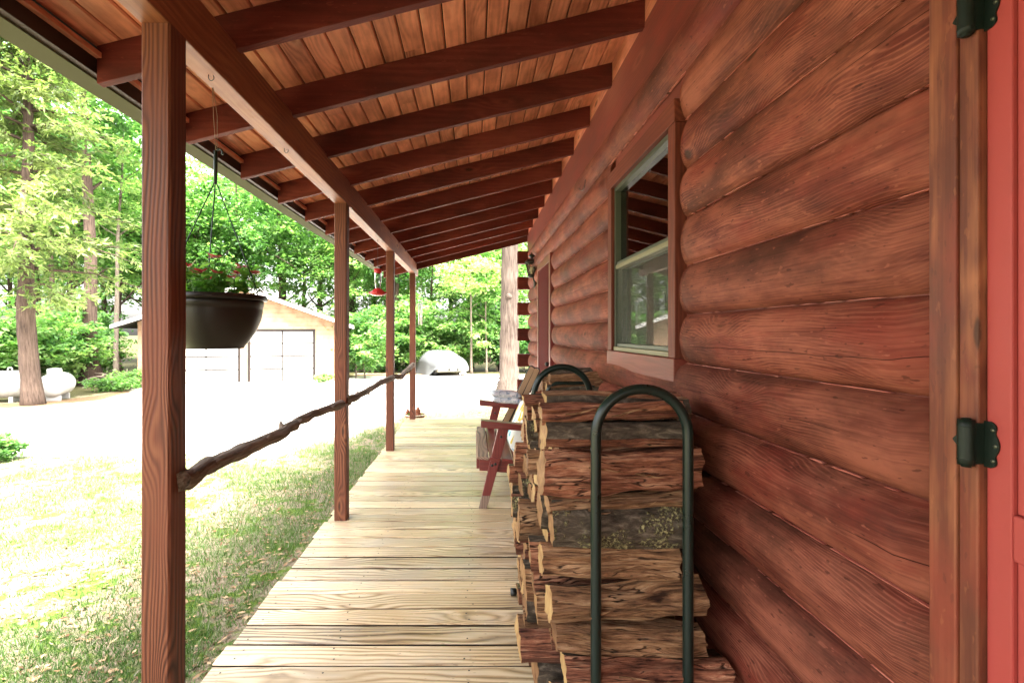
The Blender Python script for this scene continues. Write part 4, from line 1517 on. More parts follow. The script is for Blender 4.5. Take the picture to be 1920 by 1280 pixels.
def pillow(name, w, h, th, mat, loc, rot, label, cat, group=None):
    n = 18
    mb = MB()
    vs, fs = [], []
    for sd in (1, -1):
        b = len(vs)
        for i in range(n + 1):
            for j in range(n + 1):
                u, v = -1 + 2 * i / n, -1 + 2 * j / n
                e = max(0.0, (1 - u ** 4) * (1 - v ** 4)) ** 0.55
                pin = 1 - 0.07 * (1 - abs(u) ** 2) * (abs(v) ** 6) - 0.0
                pin2 = 1 - 0.07 * (1 - abs(v) ** 2) * (abs(u) ** 6)
                z = sd * (th / 2 * e + 0.003) + noise.noise(Vector((u * 2.2, v * 2.2, sd))) * th * 0.07 * e
                vs.append((u * w / 2 * pin2, v * h / 2 * pin, z))
        for i in range(n):
            for j in range(n):
                q = (b + i * (n + 1) + j, b + (i + 1) * (n + 1) + j, b + (i + 1) * (n + 1) + j + 1, b + i * (n + 1) + j + 1)
                fs.append(q if sd > 0 else tuple(reversed(q)))
    mb.add(vs, fs, None, 0.5, 0, True)
    o = mb.build(name, mat)
    o.location = loc
    o.rotation_euler = rot
    bm = bmesh.new(); bm.from_mesh(o.data)
    bmesh.ops.remove_doubles(bm, verts=bm.verts, dist=0.0068)
    bm.to_mesh(o.data); bm.free()
    for p in o.data.polygons: p.use_smooth = True
    return tag(o, label, cat, group)


pillow("pillow", 0.44, 0.44, 0.15, M['pillow'], (0.405, 4.10, 0.60), (R(0), R(-68), R(0)), "white pillow with yellow and aqua marks leaning in the bench", "pillow")
for i, (lb) in enumerate(("pale blue patterned folded cloth lying directly on the bench arm", "pale blue patterned folded cloth on top of the other cloth")):
    pillow("folded_cloth", 0.31, 0.22, 0.066, M['bluecloth'], (0.335 - 0.02 * i, BY1 + 0.02, 0.685 + 0.055 * i), (0, R(4), R(3 + 5 * i)), lb, "folded cloth", "folded cloths on the bench arm")

# two folded canvas chairs leaning on the wall behind the bench
for i, (xo, lb) in enumerate(((0.0, "narrow folded beige chair leaning at the bench back, outermost of two"), (0.055, "narrow folded beige chair leaning nearest the cabin wall"))):
    cy = 5.22 - 0.0 * i
    a = at(972 + 10 * i, 742 + 5 * i, cy); b = at(999 + 9 * i, 687 + 3 * i, cy)
    root = thing("folding_chair", lb, "folding chair", (0, 0, 0), group="folded chairs behind the bench")
    dirv = (b - a).normalized()
    a = a - dirv * 0.55
    side = Vector((dirv.z, 0, -dirv.x))
    mb = MB()
    hw = 0.030
    p = [a - side * hw, b - side * hw - dirv * 0.02]
    for q in range(7):
        th = math.pi * q / 6
        p.append(b - dirv * 0.02 - side * hw * math.cos(th) + dirv * 0.022 * math.sin(th))
    p += [a + side * hw]
    mb.tube(p, 0.006, 8)
    mb.build("chair_frame", M['black'], root)
    mb = MB()
    nrm = Vector((0, 1, 0))
    c0, c1 = a + dirv * 0.02, b - dirv * 0.012
    w = hw - 0.004
    vs = [c0 - side * w, c0 + side * w, c1 + side * w, c1 - side * w]
    vs = [v - nrm * 0.010 for v in vs] + [v + nrm * 0.010 for v in vs]
    mb.add(vs, [(0, 1, 2, 3), (7, 6, 5, 4), (0, 4, 5, 1), (1, 5, 6, 2), (2, 6, 7, 3), (3, 7, 4, 0)])
    mb.build("chair_seat", M['folded'], root, bevel=0.004)

# ================================================================== HANGING BASKET
BYK = 1.86
bx = (404 - VX) * BYK / F
z_rim, z_bot = zz(553, BYK), zz(653, BYK)
bas = thing("hanging_basket", "dark plastic hanging basket on green wires under the porch beam", "hanging basket", (bx, BYK, 0))
bas.scale = (0.955, 0.955, 1.0)
mb = MB()
Hh = z_rim - z_bot
prof = [(0.001, z_bot), (0.104, z_bot), (0.106, z_bot + 0.008), (0.108, z_bot + 0.010)]
for i in range(1, 13):
    u = i / 12
    prof.append((0.108 + (0.172 - 0.108) * (1 - (1 - u) ** 2.0), z_bot + 0.010 + (Hh - 0.055) * u))
prof += [(0.1745, z_rim - 0.044), (0.1755, z_rim - 0.020), (0.170, z_rim - 0.018), (0.166, z_rim - 0.05), (0.135, z_bot + 0.07), (0.10, z_bot + 0.012), (0.001, z_bot + 0.012)]
mb.lathe(prof, 48)
mb.build("bowl", M['black_plastic'], bas)
mb = MB()
mb.lathe([(0.1758, z_rim - 0.021), (0.188, z_rim - 0.020), (0.190, z_rim - 0.012), (0.186, z_rim - 0.002), (0.168, z_rim), (0.1665, z_rim - 0.016)], 48)
mb.build("rim", M['black_plastic'], bas)
mb = MB()
z_hub = zz(343, BYK); z_hub2 = zz(283, BYK)
for th in (R(-8), R(128), R(200)):
    mb.tube([(0.180 * math.cos(th), 0.180 * math.sin(th), z_rim - 0.01), (0.173 * math.cos(th), 0.173 * math.sin(th), z_rim + 0.02), (0.004 * math.cos(th), 0.004 * math.sin(th), z_hub)], 0.0024, 6)
mb.tube([(0, 0, z_hub - 0.004), (0, 0, z_hub + 0.06), (0.002, 0, z_hub2)], [0.006, 0.008, 0.0065], 8)
pts = [Vector((0.002, 0, z_hub2 - 0.01))] + [Vector((0.002 + 0.013 * (1 - math.cos(q * 0.4)), 0, z_hub2 - 0.008 + 0.014 * math.sin(q * 0.4))) for q in range(10)]
mb.tube(pts, 0.004, 6)
mb.build("hanger", M['hang_green'], bas)
mb = MB()
for s in (-0.006, 0.006):
    mb.tube([(s * 0.4 + 0.004, 0, z_hub2 + 0.004), (s * 1.2, 0, (z_hub2 + BZ) / 2), (s * 0.2, -0.02, BZ - 0.026)], 0.0012, 5)
mb.build("string", M['string'], bas)


def plant_pot(name, label, cat, ctr, spread, n_stem, h, leaf, fl, seed, group=None):
    rg = random.Random(seed)
    root = thing(name, label, cat, ctr, group=group)
    mb = MB()
    tips = []
    for s in range(n_stem):
        th, rr = rg.uniform(0, 6.283), spread * math.sqrt(rg.random()) * 0.85
        p0 = Vector((rr * math.cos(th), rr * math.sin(th), -0.02))
        hh = h * rg.uniform(0.45, 1.0)
        p1 = p0 + Vector((rg.uniform(-.3, .3) * hh, rg.uniform(-.3, .3) * hh, hh))
        mb.tube([p0, (p0 + p1) / 2 + Vector((0.005, 0.003, 0)), p1], 0.0022, 5, rnd=0.3)
        tips.append(p1)
        for q in range(7):
            u = rg.uniform(0.3, 1.0)
            b = p0.lerp(p1, u)
            d = Vector((rg.uniform(-1, 1), rg.uniform(-1, 1), rg.uniform(-0.2, 0.7))).normalized()
            l = leaf * rg.uniform(0.6, 1.2)
            sd = d.cross(Vector((0, 0, 1))).normalized() * l * 0.24
            dr = Vector((0, 0, -0.25 * l))
            mb.add([b, b + d * l * .45 + sd, b + d * l + dr, b + d * l * .45 - sd, b + d * l * 0.5 + Vector((0, 0, -0.01 * l))],
                   [(0, 4, 1), (1, 4, 2), (2, 4, 3), (3, 4, 0)], None, rg.random())
    mb.build("foliage", M['potleaf'], root)
    for i in range(fl):
        p = tips[i % len(tips)] + Vector((0, 0, 0.008))
        mb = MB()
        for q in range(16):
            th = q * 2.4
            d = Vector((math.cos(th), math.sin(th), rg.uniform(-0.1, 0.5)))
            l = 0.028 * rg.uniform(0.7, 1.1)
            sd = Vector((-math.sin(th), math.cos(th), 0)) * l * 0.35
            mb.add([p, p + d * l * 0.6 + sd, p + d * l, p + d * l * 0.6 - sd], [(0, 1, 2, 3)], None, rg.random())
        mb.build("flower", M['petal'], root)
    return root


pp = plant_pot("flowering_plant", "leafy plant with small crimson flowers growing in the hanging basket", "plant", (bx, BYK, z_rim - 0.01), 0.15, 38, 0.15, 0.066, 13, 12)
mb = MB(); mb.lathe([(0.001, z_rim - 0.018), (0.164, z_rim - 0.022)], 30)
mb.build("soil", M['soil'], bas)

# ================================================================== FEEDER, CHIME, PLANTER
FY = 4.98
fx = -0.962
fd = thing("hummingbird_feeder", "red topped glass hummingbird feeder hanging below the beam", "bird feeder", (fx, FY, 0))
z1_, z2_, z3_ = zz(504, FY), zz(541, FY), zz(551, FY)
mb = MB(); mb.lathe([(0.001, z1_), (0.036, z1_), (0.038, z1_ - 0.036), (0.034, z1_ - 0.043)], 20)
mb.build("cap", M['red_plastic'], fd)
mb = MB(); mb.lathe([(0.033, z1_ - 0.043), (0.035, z1_ - 0.12), (0.026, z2_ + 0.01), (0.024, z2_)], 20)
mb.build("bottle", M['clear'], fd)
mb = MB(); mb.lathe([(0.018, z2_ + 0.004), (0.04, z2_ - 0.006), (0.082, z3_ + 0.012), (0.086, z3_), (0.05, z3_ - 0.016), (0.001, z3_ - 0.018)], 24)
for q in range(4):
    th = q * math.pi / 2 + 0.1
    mb.tube([(0.05 * math.cos(th), 0.05 * math.sin(th), z3_ + 0.005), (0.088 * math.cos(th), 0.088 * math.sin(th), z3_ + 0.014)], [0.006, 0.010], 8)
mb.build("feeding_base", M['red_plastic'], fd)
mb = MB(); mb.tube([(0, 0, z1_ - 0.002), (0, 0, z1_ + 0.03), (0, 0, BZ + 0.002)], 0.0018, 5)
mb.build("hanging_wire", M['black'], fd)

CY = 8.14
cxm = (788 - VX) * CY / F
ch = thing("wind_chime", "slender metal wind chime hanging past the farthest post", "wind chime", (cxm, CY, 0))
zc0, zc1 = zz(566, CY), zz(610, CY)
mb = MB(); mb.lathe([(0.001, zc0 + 0.03), (0.04, zc0 + 0.03), (0.04, zc0 + 0.02), (0.001, zc0 + 0.02)], 16)
mb.build("top_disc", M['chime'], ch)
for q in range(5):
    th = q * 1.2566 + 0.3
    x, y = 0.028 * math.cos(th), 0.028 * math.sin(th)
    mb = MB(); mb.tube([(x, y, zc0 - 0.01 * q), (x, y, zc1 + 0.02 * (q % 3))], 0.0075, 8)
    mb.tube([(x, y, zc0 + 0.022), (x, y, zc0 - 0.01 * q - 0.002)], 0.0012, 4)
    mb.build("chime_tube", M['chime'], ch)
mb = MB(); mb.tube([(0, 0, zc0 + 0.026), (cxm * 0 + 0.03, -0.02, BZ + 0.03)], 0.0016, 5)
mb.build("cord", M['string'], ch)

PY = 8.25
pxc = (778 - VX) * PY / F
pz = zz(786, PY)
pl = thing("planter_bowl", "shallow cream rimmed planter bowl on a block behind the farthest post", "planter", (pxc, PY, gz(pxc, PY)))
gpl = gz(pxc, PY)
mb = MB(); mb.box((-0.13, -0.10, -0.03), (0.13, 0.10, pz - gpl), 0)
mb.build("block", M['cream'], pl, bevel=0.008)
mb = MB(); mb.lathe([(0.001, pz - gpl + 0.001), (0.11, pz - gpl + 0.001), (0.15, pz - gpl + 0.03), (0.182, pz - gpl + 0.075), (0.170, pz - gpl + 0.075), (0.14, pz - gpl + 0.055), (0.001, pz - gpl + 0.055)], 28)
mb.build("bowl", M['terracotta'], pl)
mb = MB(); mb.lathe([(0.170, pz - gpl + 0.076), (0.188, pz - gpl + 0.074), (0.190, pz - gpl + 0.084), (0.184, pz - gpl + 0.092), (0.170, pz - gpl + 0.090)], 28)
mb.build("rim", M['cream'], pl)
plant_pot("planter_plant", "low green plant growing in the shallow planter bowl", "plant", (pxc, PY, pz + 0.06), 0.16, 18, 0.09, 0.05, 0, 31)
for i, (dx, lb) in enumerate(((-0.115, "small red cone shaped ornament at the far side of the planter bowl"), (0.055, "larger red cone shaped ornament in the middle of the planter bowl"))):
    mb = MB()
    s = 1.0 + 0.25 * i
    mb.lathe([(0.001, 0.0), (0.032 * s, 0.0), (0.036 * s, 0.04 * s), (0.03 * s, 0.06 * s), (0.042 * s, 0.065 * s), (0.02 * s, 0.11 * s), (0.001, 0.15 * s)], 14)
    o = mb.build("garden_ornament", M['terracotta'])
    o.location = (pxc + dx, PY - 0.03, pz + 0.056)
    tag(o, lb, "garden ornament", "red ornaments in the planter bowl")

# ================================================================== GARAGE
GD = 20.6
gl = at(258, 724, 19.6)
gr_ = at(629, 711, 21.6)
ga = math.atan2(gr_.y - gl.y, gr_.x - gl.x)
gw = math.hypot(gr_.x - gl.x, gr_.y - gl.y)
zg = gz((gl.x + gr_.x) / 2, 20.6) - 0.03
gar = thing("garage", "tan sided gable garage with two white panelled doors", "garage", (gl.x, gl.y, zg), ga)


def siding_mat():
    t = NT("garage_siding")
    co = t.n("TexCoord").outputs["Object"]
    x, y, z = t.sep(co)
    fr = t.math('FRACT', t.math('MULTIPLY', z, 5.5))
    ln = t.rng(fr, 0.0, 0.12, 1.0, 0.0)
    n1 = t.noise(co, 3.0, 5.0, 0.6)
    c = t.ramp(n1, [(0.3, (0.19, 0.115, 0.070)), (0.7, (0.28, 0.185, 0.12))])
    c = t.mix(t.math('MULTIPLY', ln, 0.5), c, (0.05, 0.025, 0.012))
    t.set(c, 0.75, 0.2)
    t.bump(fr, 0.6, 0.012)
    return t.mat


M['siding'] = siding_mat()


def s_at(px):
    k = (px - VX) / F
    return (k * gl.y - gl.x) / (math.cos(ga) - k * math.sin(ga))


EH = 2.50
AP = 3.86
D0, D1 = s_at(322), s_at(447)                # first door
E0, E1 = s_at(468), s_at(588)                # second door
DH = 2.16
mb = MB()
GL = 7.0
mb.prism([(0, -0.3), (D0, -0.3), (D0, DH), (0, DH)], 0, 0.14, axis=1)
mb.prism([(D1, -0.3), (E0, -0.3), (E0, DH), (D1, DH)], 0, 0.14, axis=1)
mb.prism([(E1, -0.3), (gw, -0.3), (gw, DH), (E1, DH)], 0, 0.14, axis=1)
mb.prism([(0, DH + 0.0005), (gw, DH + 0.0005), (gw, EH), (gw / 2, AP), (0, EH)], 0, 0.14, axis=1)
mb.box((0, 0.141, -0.3), (0.14, GL, EH), 1)
mb.box((gw - 0.14, 0.141, -0.3), (gw, GL, EH), 1)
mb.prism([(0.141, -0.3), (gw - 0.141, -0.3), (gw - 0.141, EH), (gw / 2, AP - 0.03), (0.141, EH)], GL - 0.14, GL, axis=1)
mb.build("wall", M['siding'], gar)
sg = (AP - EH) / (gw / 2)
ov = 0.75
mb = MB()
mb.prism([(-ov, EH - sg * ov + 0.02), (gw / 2, AP + 0.02), (gw + ov, EH - sg * ov + 0.02), (gw + ov, EH - sg * ov + 0.17), (gw / 2, AP + 0.20), (-ov, EH - sg * ov + 0.17)], -0.45, GL + 0.3, axis=1)
mb.build("roof", M['roof'], gar)
mb = MB()
mb.prism([(-ov - 0.02, EH - sg * ov - 0.0), (gw / 2, AP + 0.0), (gw / 2, AP + 0.16), (-ov - 0.02, EH - sg * ov + 0.15)], -0.48, -0.4505, axis=1)
mb.prism([(gw / 2 + 0.0005, AP + 0.0), (gw + ov + 0.02, EH - sg * ov - 0.0), (gw + ov + 0.02, EH - sg * ov + 0.15), (gw / 2 + 0.0005, AP + 0.16)], -0.48, -0.4505, axis=1)
mb.build("fascia", M['white'], gar)
M['door_trim'] = plain("garage_trim", (0.012, 0.009, 0.008), 0.6, 0.2)
M['door_white'] = plain("garage_door_paint", (0.36, 0.355, 0.34), 0.5, 0.3, var=0.05)
for (a, b) in ((D0, D1), (E0, E1)):
    mb = MB()
    rh = DH / 4
    for r in range(4):
        for c in range(2):
            xa = a + (b - a) * c / 2 + 0.030
            xb = a + (b - a) * (c + 1) / 2 - 0.030
            mb.box((xa, 0.05, r * rh + 0.027), (xb, 0.09, (r + 1) * rh - 0.027), 0)
    dr = mb.build("garage_door", M['door_white'], gar, bevel=0.01)
    mb = MB()
    mb.box((a, 0.07, 0.0), (b, 0.10, DH - 0.001), 0)
    mb.box((a - 0.07, -0.03, 0.0), (a + 0.005, -0.0005, DH + 0.07), 2)
    mb.box((b - 0.005, -0.03, 0.0), (b + 0.07, -0.0005, DH + 0.07), 2)
    mb.box((a + 0.0055, -0.03, DH - 0.005), (b - 0.0055, -0.0005, DH + 0.07), 0)
    mb.build("door_frame", M['door_trim'], dr)
    mb = MB()
    mb.box(((a + b) / 2 - 0.012, 0.035, 0.10), ((a + b) / 2 + 0.012, 0.049, 0.80), 2)
    mb.build("handle", M['black'], dr)
# ================================================================== COVERED CAR
CD = 24.2
cc = at(849, 706, CD)
zc_ = gz(cc.x, CD + 1)
car = thing("covered_car", "parked sedan under a pale grey car cover at the edge of the woods", "car", (cc.x, CD, zc_), R(21))
car.scale = (1.0, 1.0, 0.90)
# local: +Y is towards the front of the car, rear at y=0, x across
secs = [  # y, half width, ground clearance of the cloth left, right, height, roof half width
    (-0.05, 0.78, 0.42, 0.42, 0.78, 0.60), (0.0, 0.82, 0.40, 0.42, 0.92, 0.64), (0.25, 0.86, 0.24, 0.40, 1.02, 0.68), (0.7, 0.90, 0.02, 0.36, 1.08, 0.66), (1.1, 0.92, 0.0, 0.30, 1.22, 0.60),
    (1.6, 0.93, 0.0, 0.20, 1.36, 0.56), (2.3, 0.93, 0.0, 0.1, 1.40, 0.56), (2.9, 0.93, 0.0, 0.05, 1.30, 0.58), (3.4, 0.92, 0.0, 0.0, 1.02, 0.66), (4.2, 0.88, 0.0, 0.0, 0.92, 0.66), (4.6, 0.78, 0.02, 0.0, 0.74, 0.6)]
mb = MB()
vs, fs = [], []
nr = 33
for si, (y, hw, zl, zr, zt_, rw) in enumerate(secs):
    for j in range(nr):
        u = j / (nr - 1)                      # left hem -> over the top -> right hem
        if u < 0.3:
            q = u / 0.3
            x, z = -hw - 0.03 * (1 - q) , zl + (0.62 * zt_ - zl) * q
            f = (1 - q) * 0.055 * math.sin(y * 9 + j * 0.2)
            x += f - 0.10 * (1 - q) ** 2
        elif u > 0.7:
            q = (1 - u) / 0.3
            x, z = hw + 0.03 * (1 - q), zr + (0.62 * zt_ - zr) * q
            x += (1 - q) * 0.03 * math.sin(y * 8 + 1)
        else:
            q = (u - 0.3) / 0.4
            a = -1 + 2 * q
            x = math.copysign(1, a) * (rw * min(1, abs(a) / 0.72) if abs(a) < 0.72 else rw + (hw - rw) * (abs(a) - 0.72) / 0.28)
            z = zt_ * (1 - 0.03 * a * a) if abs(a) < 0.72 else zt_ * (0.984 - 0.364 * ((abs(a) - 0.72) / 0.28) ** 1.2)
        vs.append((x, y + noise.noise(Vector((x * 3, z * 3, y))) * 0.02, z + noise.noise(Vector((x * 2.5, y * 2.5, z))) * 0.02))
for i in range(len(secs) - 1):
    for j in range(nr - 1):
        fs.append((i * nr + j, (i + 1) * nr + j, (i + 1) * nr + j + 1, i * nr + j + 1))
# rear closing sheet and nose
c0 = len(vs)
vs.append((0, -0.06, 0.62)); vs.append((0, 4.65, 0.5))
for j in range(nr - 1):
    fs.append((c0, j, j + 1))
    fs.append((c0 + 1, (len(secs) - 1) * nr + j + 1, (len(secs) - 1) * nr + j))
fs.append((c0, nr - 1, 0))
fs.append((c0 + 1, (len(secs) - 1) * nr, (len(secs) - 1) * nr + nr - 1))
mb.add(vs, fs, None, 0.5, 0, True)
cv = mb.build("car_cover", M['cover'], car)
sb = cv.modifiers.new("smooth", 'SUBSURF'); sb.levels = 1; sb.render_levels = 1
mb = MB()
mb.box((-0.78, 0.05, 0.24), (0.78, 4.4, 0.60), 1)
mb.build("body", M['car_dark'], car, bevel=0.06)
mb = MB()
mb.box((-0.80, -0.10, 0.30), (0.80, 0.045, 0.47), 0)
mb.build("bumper", M['car_dark'], car, bevel=0.03)
mb = MB()
mb.box((-0.26, -0.115, 0.345), (0.26, -0.1005, 0.455), 0)
mb.build("plate_recess", M['tyre'], car)
mb = MB()
mb.box((-0.15, -0.125, 0.355), (0.15, -0.1155, 0.445), 0)
mb.build("licence_plate", M['plate'], car)
for (wx_, wy_) in ((-0.70, 0.75), (0.70, 0.75), (-0.70, 3.5), (0.70, 3.5)):
    mb = MB()
    for s in (1,):
        pts = [(wx_ - 0.10, wy_, 0.31), (wx_ - 0.085, wy_, 0.31), (wx_ + 0.085, wy_, 0.31), (wx_ + 0.10, wy_, 0.31)]
        mb.tube(pts, [0.28, 0.315, 0.315, 0.28], 24)
    w = mb.build("wheel", M['tyre'], car)

# ================================================================== PROPANE TANKS
def tank(label, loc, rz, Lc, r, dome):
    t = thing("propane_tank", label, "propane tank", loc, rz, "white propane tanks at the wood edge")
    mb = MB()
    n = 14
    prof = []
    cz = r + 0.10
    pts, rad = [], []
    for i in range(n + 1):
        a = math.pi / 2 * i / n
        pts.append((-Lc / 2 - r * 0.62 * math.cos(a), 0, cz)); rad.append(max(0.001, r * math.sin(a)))
    for i in range(n, -1, -1):
        a = math.pi / 2 * i / n
        pts.append((Lc / 2 + r * 0.62 * math.cos(a), 0, cz)); rad.append(max(0.001, r * math.sin(a)))
    mb.tube(pts, rad, 32)
    mb.build("shell", M['tank'], t)
    mb = MB()
    dx = dome
    mb.lathe([(0.17, cz + r * 0.90), (0.175, cz + r + 0.10), (0.16, cz + r + 0.135), (0.08, cz + r + 0.15), (0.001, cz + r + 0.152)], 22, ctr=(dx, 0, 0))
    mb.build("valve_dome", M['tank'], t)
    for s in (-1, 1):
        mb = MB()
        mb.box((s * Lc * 0.42 - 0.05, -r * 0.6, -0.02), (s * Lc * 0.42 + 0.05, r * 0.6, 0.14), 1)
        mb.build("foot", M['tank'], t, bevel=0.01)
    mb = MB()
    lx_ = Lc * 0.36
    mb.tube([(lx_ + 0.05 * math.cos(q * 0.5236), 0, cz + r + 0.035 + 0.05 * math.sin(q * 0.5236)) for q in range(-1, 8)], 0.016, 8)
    mb.build("lifting_lug", M['tank'], t)
    return t


M['tank'] = plain("tank_paint", (0.36, 0.36, 0.345), 0.45, 0.3, var=0.06, dirt=(0.12, 0.125, 0.10), dirt_amt=0.5, dirt_scale=2.2)
p = at(-28, 752, 13.4)
tank("white propane tank in front of the tree at the edge of the picture", (p.x, p.y, gz(p.x, p.y)), R(24), 1.45, 0.37, -0.3)
p = at(107, 750, 14.2)
tank("white propane tank seen end on, just past the nearest cedar trunk", (p.x, p.y, gz(p.x, p.y)), R(112), 0.75, 0.325, -0.18)

# ================================================================== DEER STATUE, LAWN CHAIR
p = at(893, 742, 14.0)
gzd = gz(p.x, p.y)
deer = thing("deer_statue", "white deer statue with antlers standing at the edge of the drive", "deer statue", (p.x, p.y, gzd), R(-58))


def skin_obj(name, nodes, edges, mat, parent, sub=2):
    me = bpy.data.meshes.new(name)
    me.from_pydata([n[0] for n in nodes], edges, [])
    o = bpy.data.objects.new(name, me)
    COL.objects.link(o)
    if parent: o.parent = parent
    me.materials.append(mat)
    md = o.modifiers.new("skin", 'SKIN')
    for v, nd in zip(me.skin_vertices[0].data, nodes):
        r = nd[1]
        v.radius = (r, r) if not isinstance(r, tuple) else r
    me.skin_vertices[0].data[0].use_root = True
    md.use_smooth_shade = True
    s = o.modifiers.new("sub", 'SUBSURF'); s.levels = sub; s.render_levels = sub
    return o


# deer looks along local -Y
nodes = [((0, 0.0, 0.52), (0.105, 0.12)), ((0, -0.20, 0.53), (0.105, 0.13)), ((0, -0.30, 0.60), 0.08), ((0, -0.36, 0.72), 0.055), ((0, -0.40, 0.80), 0.052), ((0, -0.50, 0.765), 0.030), ((0, -0.55, 0.75), 0.022),
         ((0, 0.22, 0.53), (0.10, 0.115)), ((0, 0.30, 0.50), 0.07), ((0, 0.36, 0.47), 0.022),
         ((0.06, -0.22, 0.40), 0.045), ((0.06, -0.22, 0.22), 0.024), ((0.06, -0.23, 0.02), 0.024),
         ((-0.06, -0.20, 0.40), 0.045), ((-0.06, -0.20, 0.22), 0.024), ((-0.06, -0.20, 0.02), 0.024),
         ((0.065, 0.24, 0.40), 0.06), ((0.065, 0.20, 0.30), 0.034), ((0.065, 0.27, 0.19), 0.022), ((0.065, 0.25, 0.02), 0.024),
         ((-0.065, 0.26, 0.40), 0.06), ((-0.065, 0.22, 0.30), 0.034), ((-0.065, 0.29, 0.19), 0.022), ((-0.065, 0.27, 0.02), 0.024)]
edges = [(0, 1), (1, 2), (2, 3), (3, 4), (4, 5), (5, 6), (0, 7), (7, 8), (8, 9), (1, 10), (10, 11), (11, 12), (1, 13), (13, 14), (14, 15), (7, 16), (16, 17), (17, 18), (18, 19), (7, 20), (20, 21), (21, 22), (22, 23)]
skin_obj("body", nodes, edges, M['white'], deer, 1)
for s in (1, -1):
    mb = MB()
    mb.tube([(0.03 * s, -0.385, 0.84), (0.06 * s, -0.37, 0.90), (0.11 * s, -0.38, 0.95), (0.12 * s, -0.40, 1.02)], [0.018, 0.015, 0.012, 0.006], 8)
    mb.tube([(0.085 * s, -0.375, 0.925), (0.07 * s, -0.39, 1.0)], [0.011, 0.005], 6)
    mb.build("antler", M['white'], deer)
    mb = MB()
    mb.tube([(0.04 * s, -0.39, 0.82), (0.085 * s, -0.385, 0.845), (0.135 * s, -0.39, 0.86)], [0.012, 0.026, 0.004], 8)
    mb.build("ear", M['white'], deer)
mb = MB()
mb.tube([(0.085 * math.cos(q * 0.6981), -0.33 - 0.03 * math.cos(q * 0.0) + 0.05 * math.sin(q * 0.6981), 0.665 - 0.05 * math.sin(q * 0.6981)) for q in range(10)], 0.016, 8)
mb.build("garland", M['terracotta'], deer)

p = at(932, 736, 15.4)
lc = thing("lawn_chair", "white wooden lawn chair beside the broad pale tree trunk", "lawn chair", (p.x, p.y, gz(p.x, p.y)), R(8))
w2 = M['white']
def lcp(name, poly, ya, yb):
    mb = MB(); mb.prism(poly, ya, yb, axis=1); mb.build(name, w2, lc, bevel=0.006)
for y in (-0.28, 0.28):
    lcp("leg", [(-0.20, 0.0), (-0.13, 0.0), (-0.10, 0.34), (-0.17, 0.34)], y - 0.02, y + 0.02)
    lcp("leg", [(0.20, 0.0), (0.27, 0.0), (0.10, 0.33), (0.03, 0.33)], y - 0.02, y + 0.02)
    lcp("arm", [(-0.26, 0.50), (0.16, 0.46), (0.16, 0.49), (-0.26, 0.53)], y - 0.05, y + 0.05)
    lcp("arm_support", [(-0.17, 0.34), (-0.10, 0.34), (-0.11, 0.51), (-0.17, 0.515)], y - 0.02, y + 0.02)
lcp("seat", [(-0.24, 0.33), (0.10, 0.27), (0.10, 0.30), (-0.24, 0.365)], -0.259, 0.259)
for q in range(5):
    ya = -0.25 + q * 0.102
    lcp("back_slat", [(0.06, 0.28), (0.085, 0.28), (0.26, 0.86 - 0.03 * abs(q - 2)), (0.235, 0.87 - 0.03 * abs(q - 2))], ya, ya + 0.09)

# ================================================================== TREES
def leaf_quad(vs, fs, rr, p, d, nrm, l, w, c):
    b = len(vs)
    sd = d.cross(nrm)
    if sd.length < 1e-3: sd = d.cross(Vector((1, 0, 0)))
    sd = sd.normalized() * w * 0.5
    vs += [p, p + d * l * 0.5 + sd, p + d * l, p + d * l * 0.5 - sd]
    fs.append((b, b + 1, b + 2, b + 3))
    rr += [c] * 4


def broad_crown(seed, rx, z0, z1, nclump, per, leaf, light=0.0, gap=0.0):
    """leaf clumps on branch tips through an uneven crown volume"""
    rg = random.Random(seed)
    vs, fs, rr = [], [], []
    cz = (z0 + z1) / 2
    hz = (z1 - z0) / 2
    for c in range(nclump):
        while True:
            p = Vector((rg.uniform(-1, 1), rg.uniform(-1, 1), rg.uniform(-1, 1)))
            if 0.25 < p.length < 1.0: break
        lump = 0.72 + 0.5 * noise.noise(p * 1.6 + Vector((seed, 0, 0)))
        p = p * (p.length ** -0.35) * lump
        q = Vector((p.x * rx, p.y * rx, cz + p.z * hz))
        cr = rg.uniform(0.35, 0.8) * rx * 0.28
        base = rg.uniform(0.2, 0.75) + light
        for k in range(per):
            o = Vector((rg.gauss(0, 1), rg.gauss(0, 1), rg.gauss(0, 0.45))) * cr * 0.6
            d = Vector((rg.uniform(-1, 1), rg.uniform(-1, 1), rg.uniform(-0.7, 0.25))).normalized()
            nrm = Vector((rg.gauss(0, .45), rg.gauss(0, .45), 1)).normalized()
            l = leaf * rg.uniform(0.6, 1.3)
            leaf_quad(vs, fs, rr, q + o, d, nrm, l, l * rg.uniform(0.45, 0.7), min(1, max(0, base + rg.gauss(0, 0.16))))
    mb = MB(); mb.add(vs, fs, None, rr)
    return mb


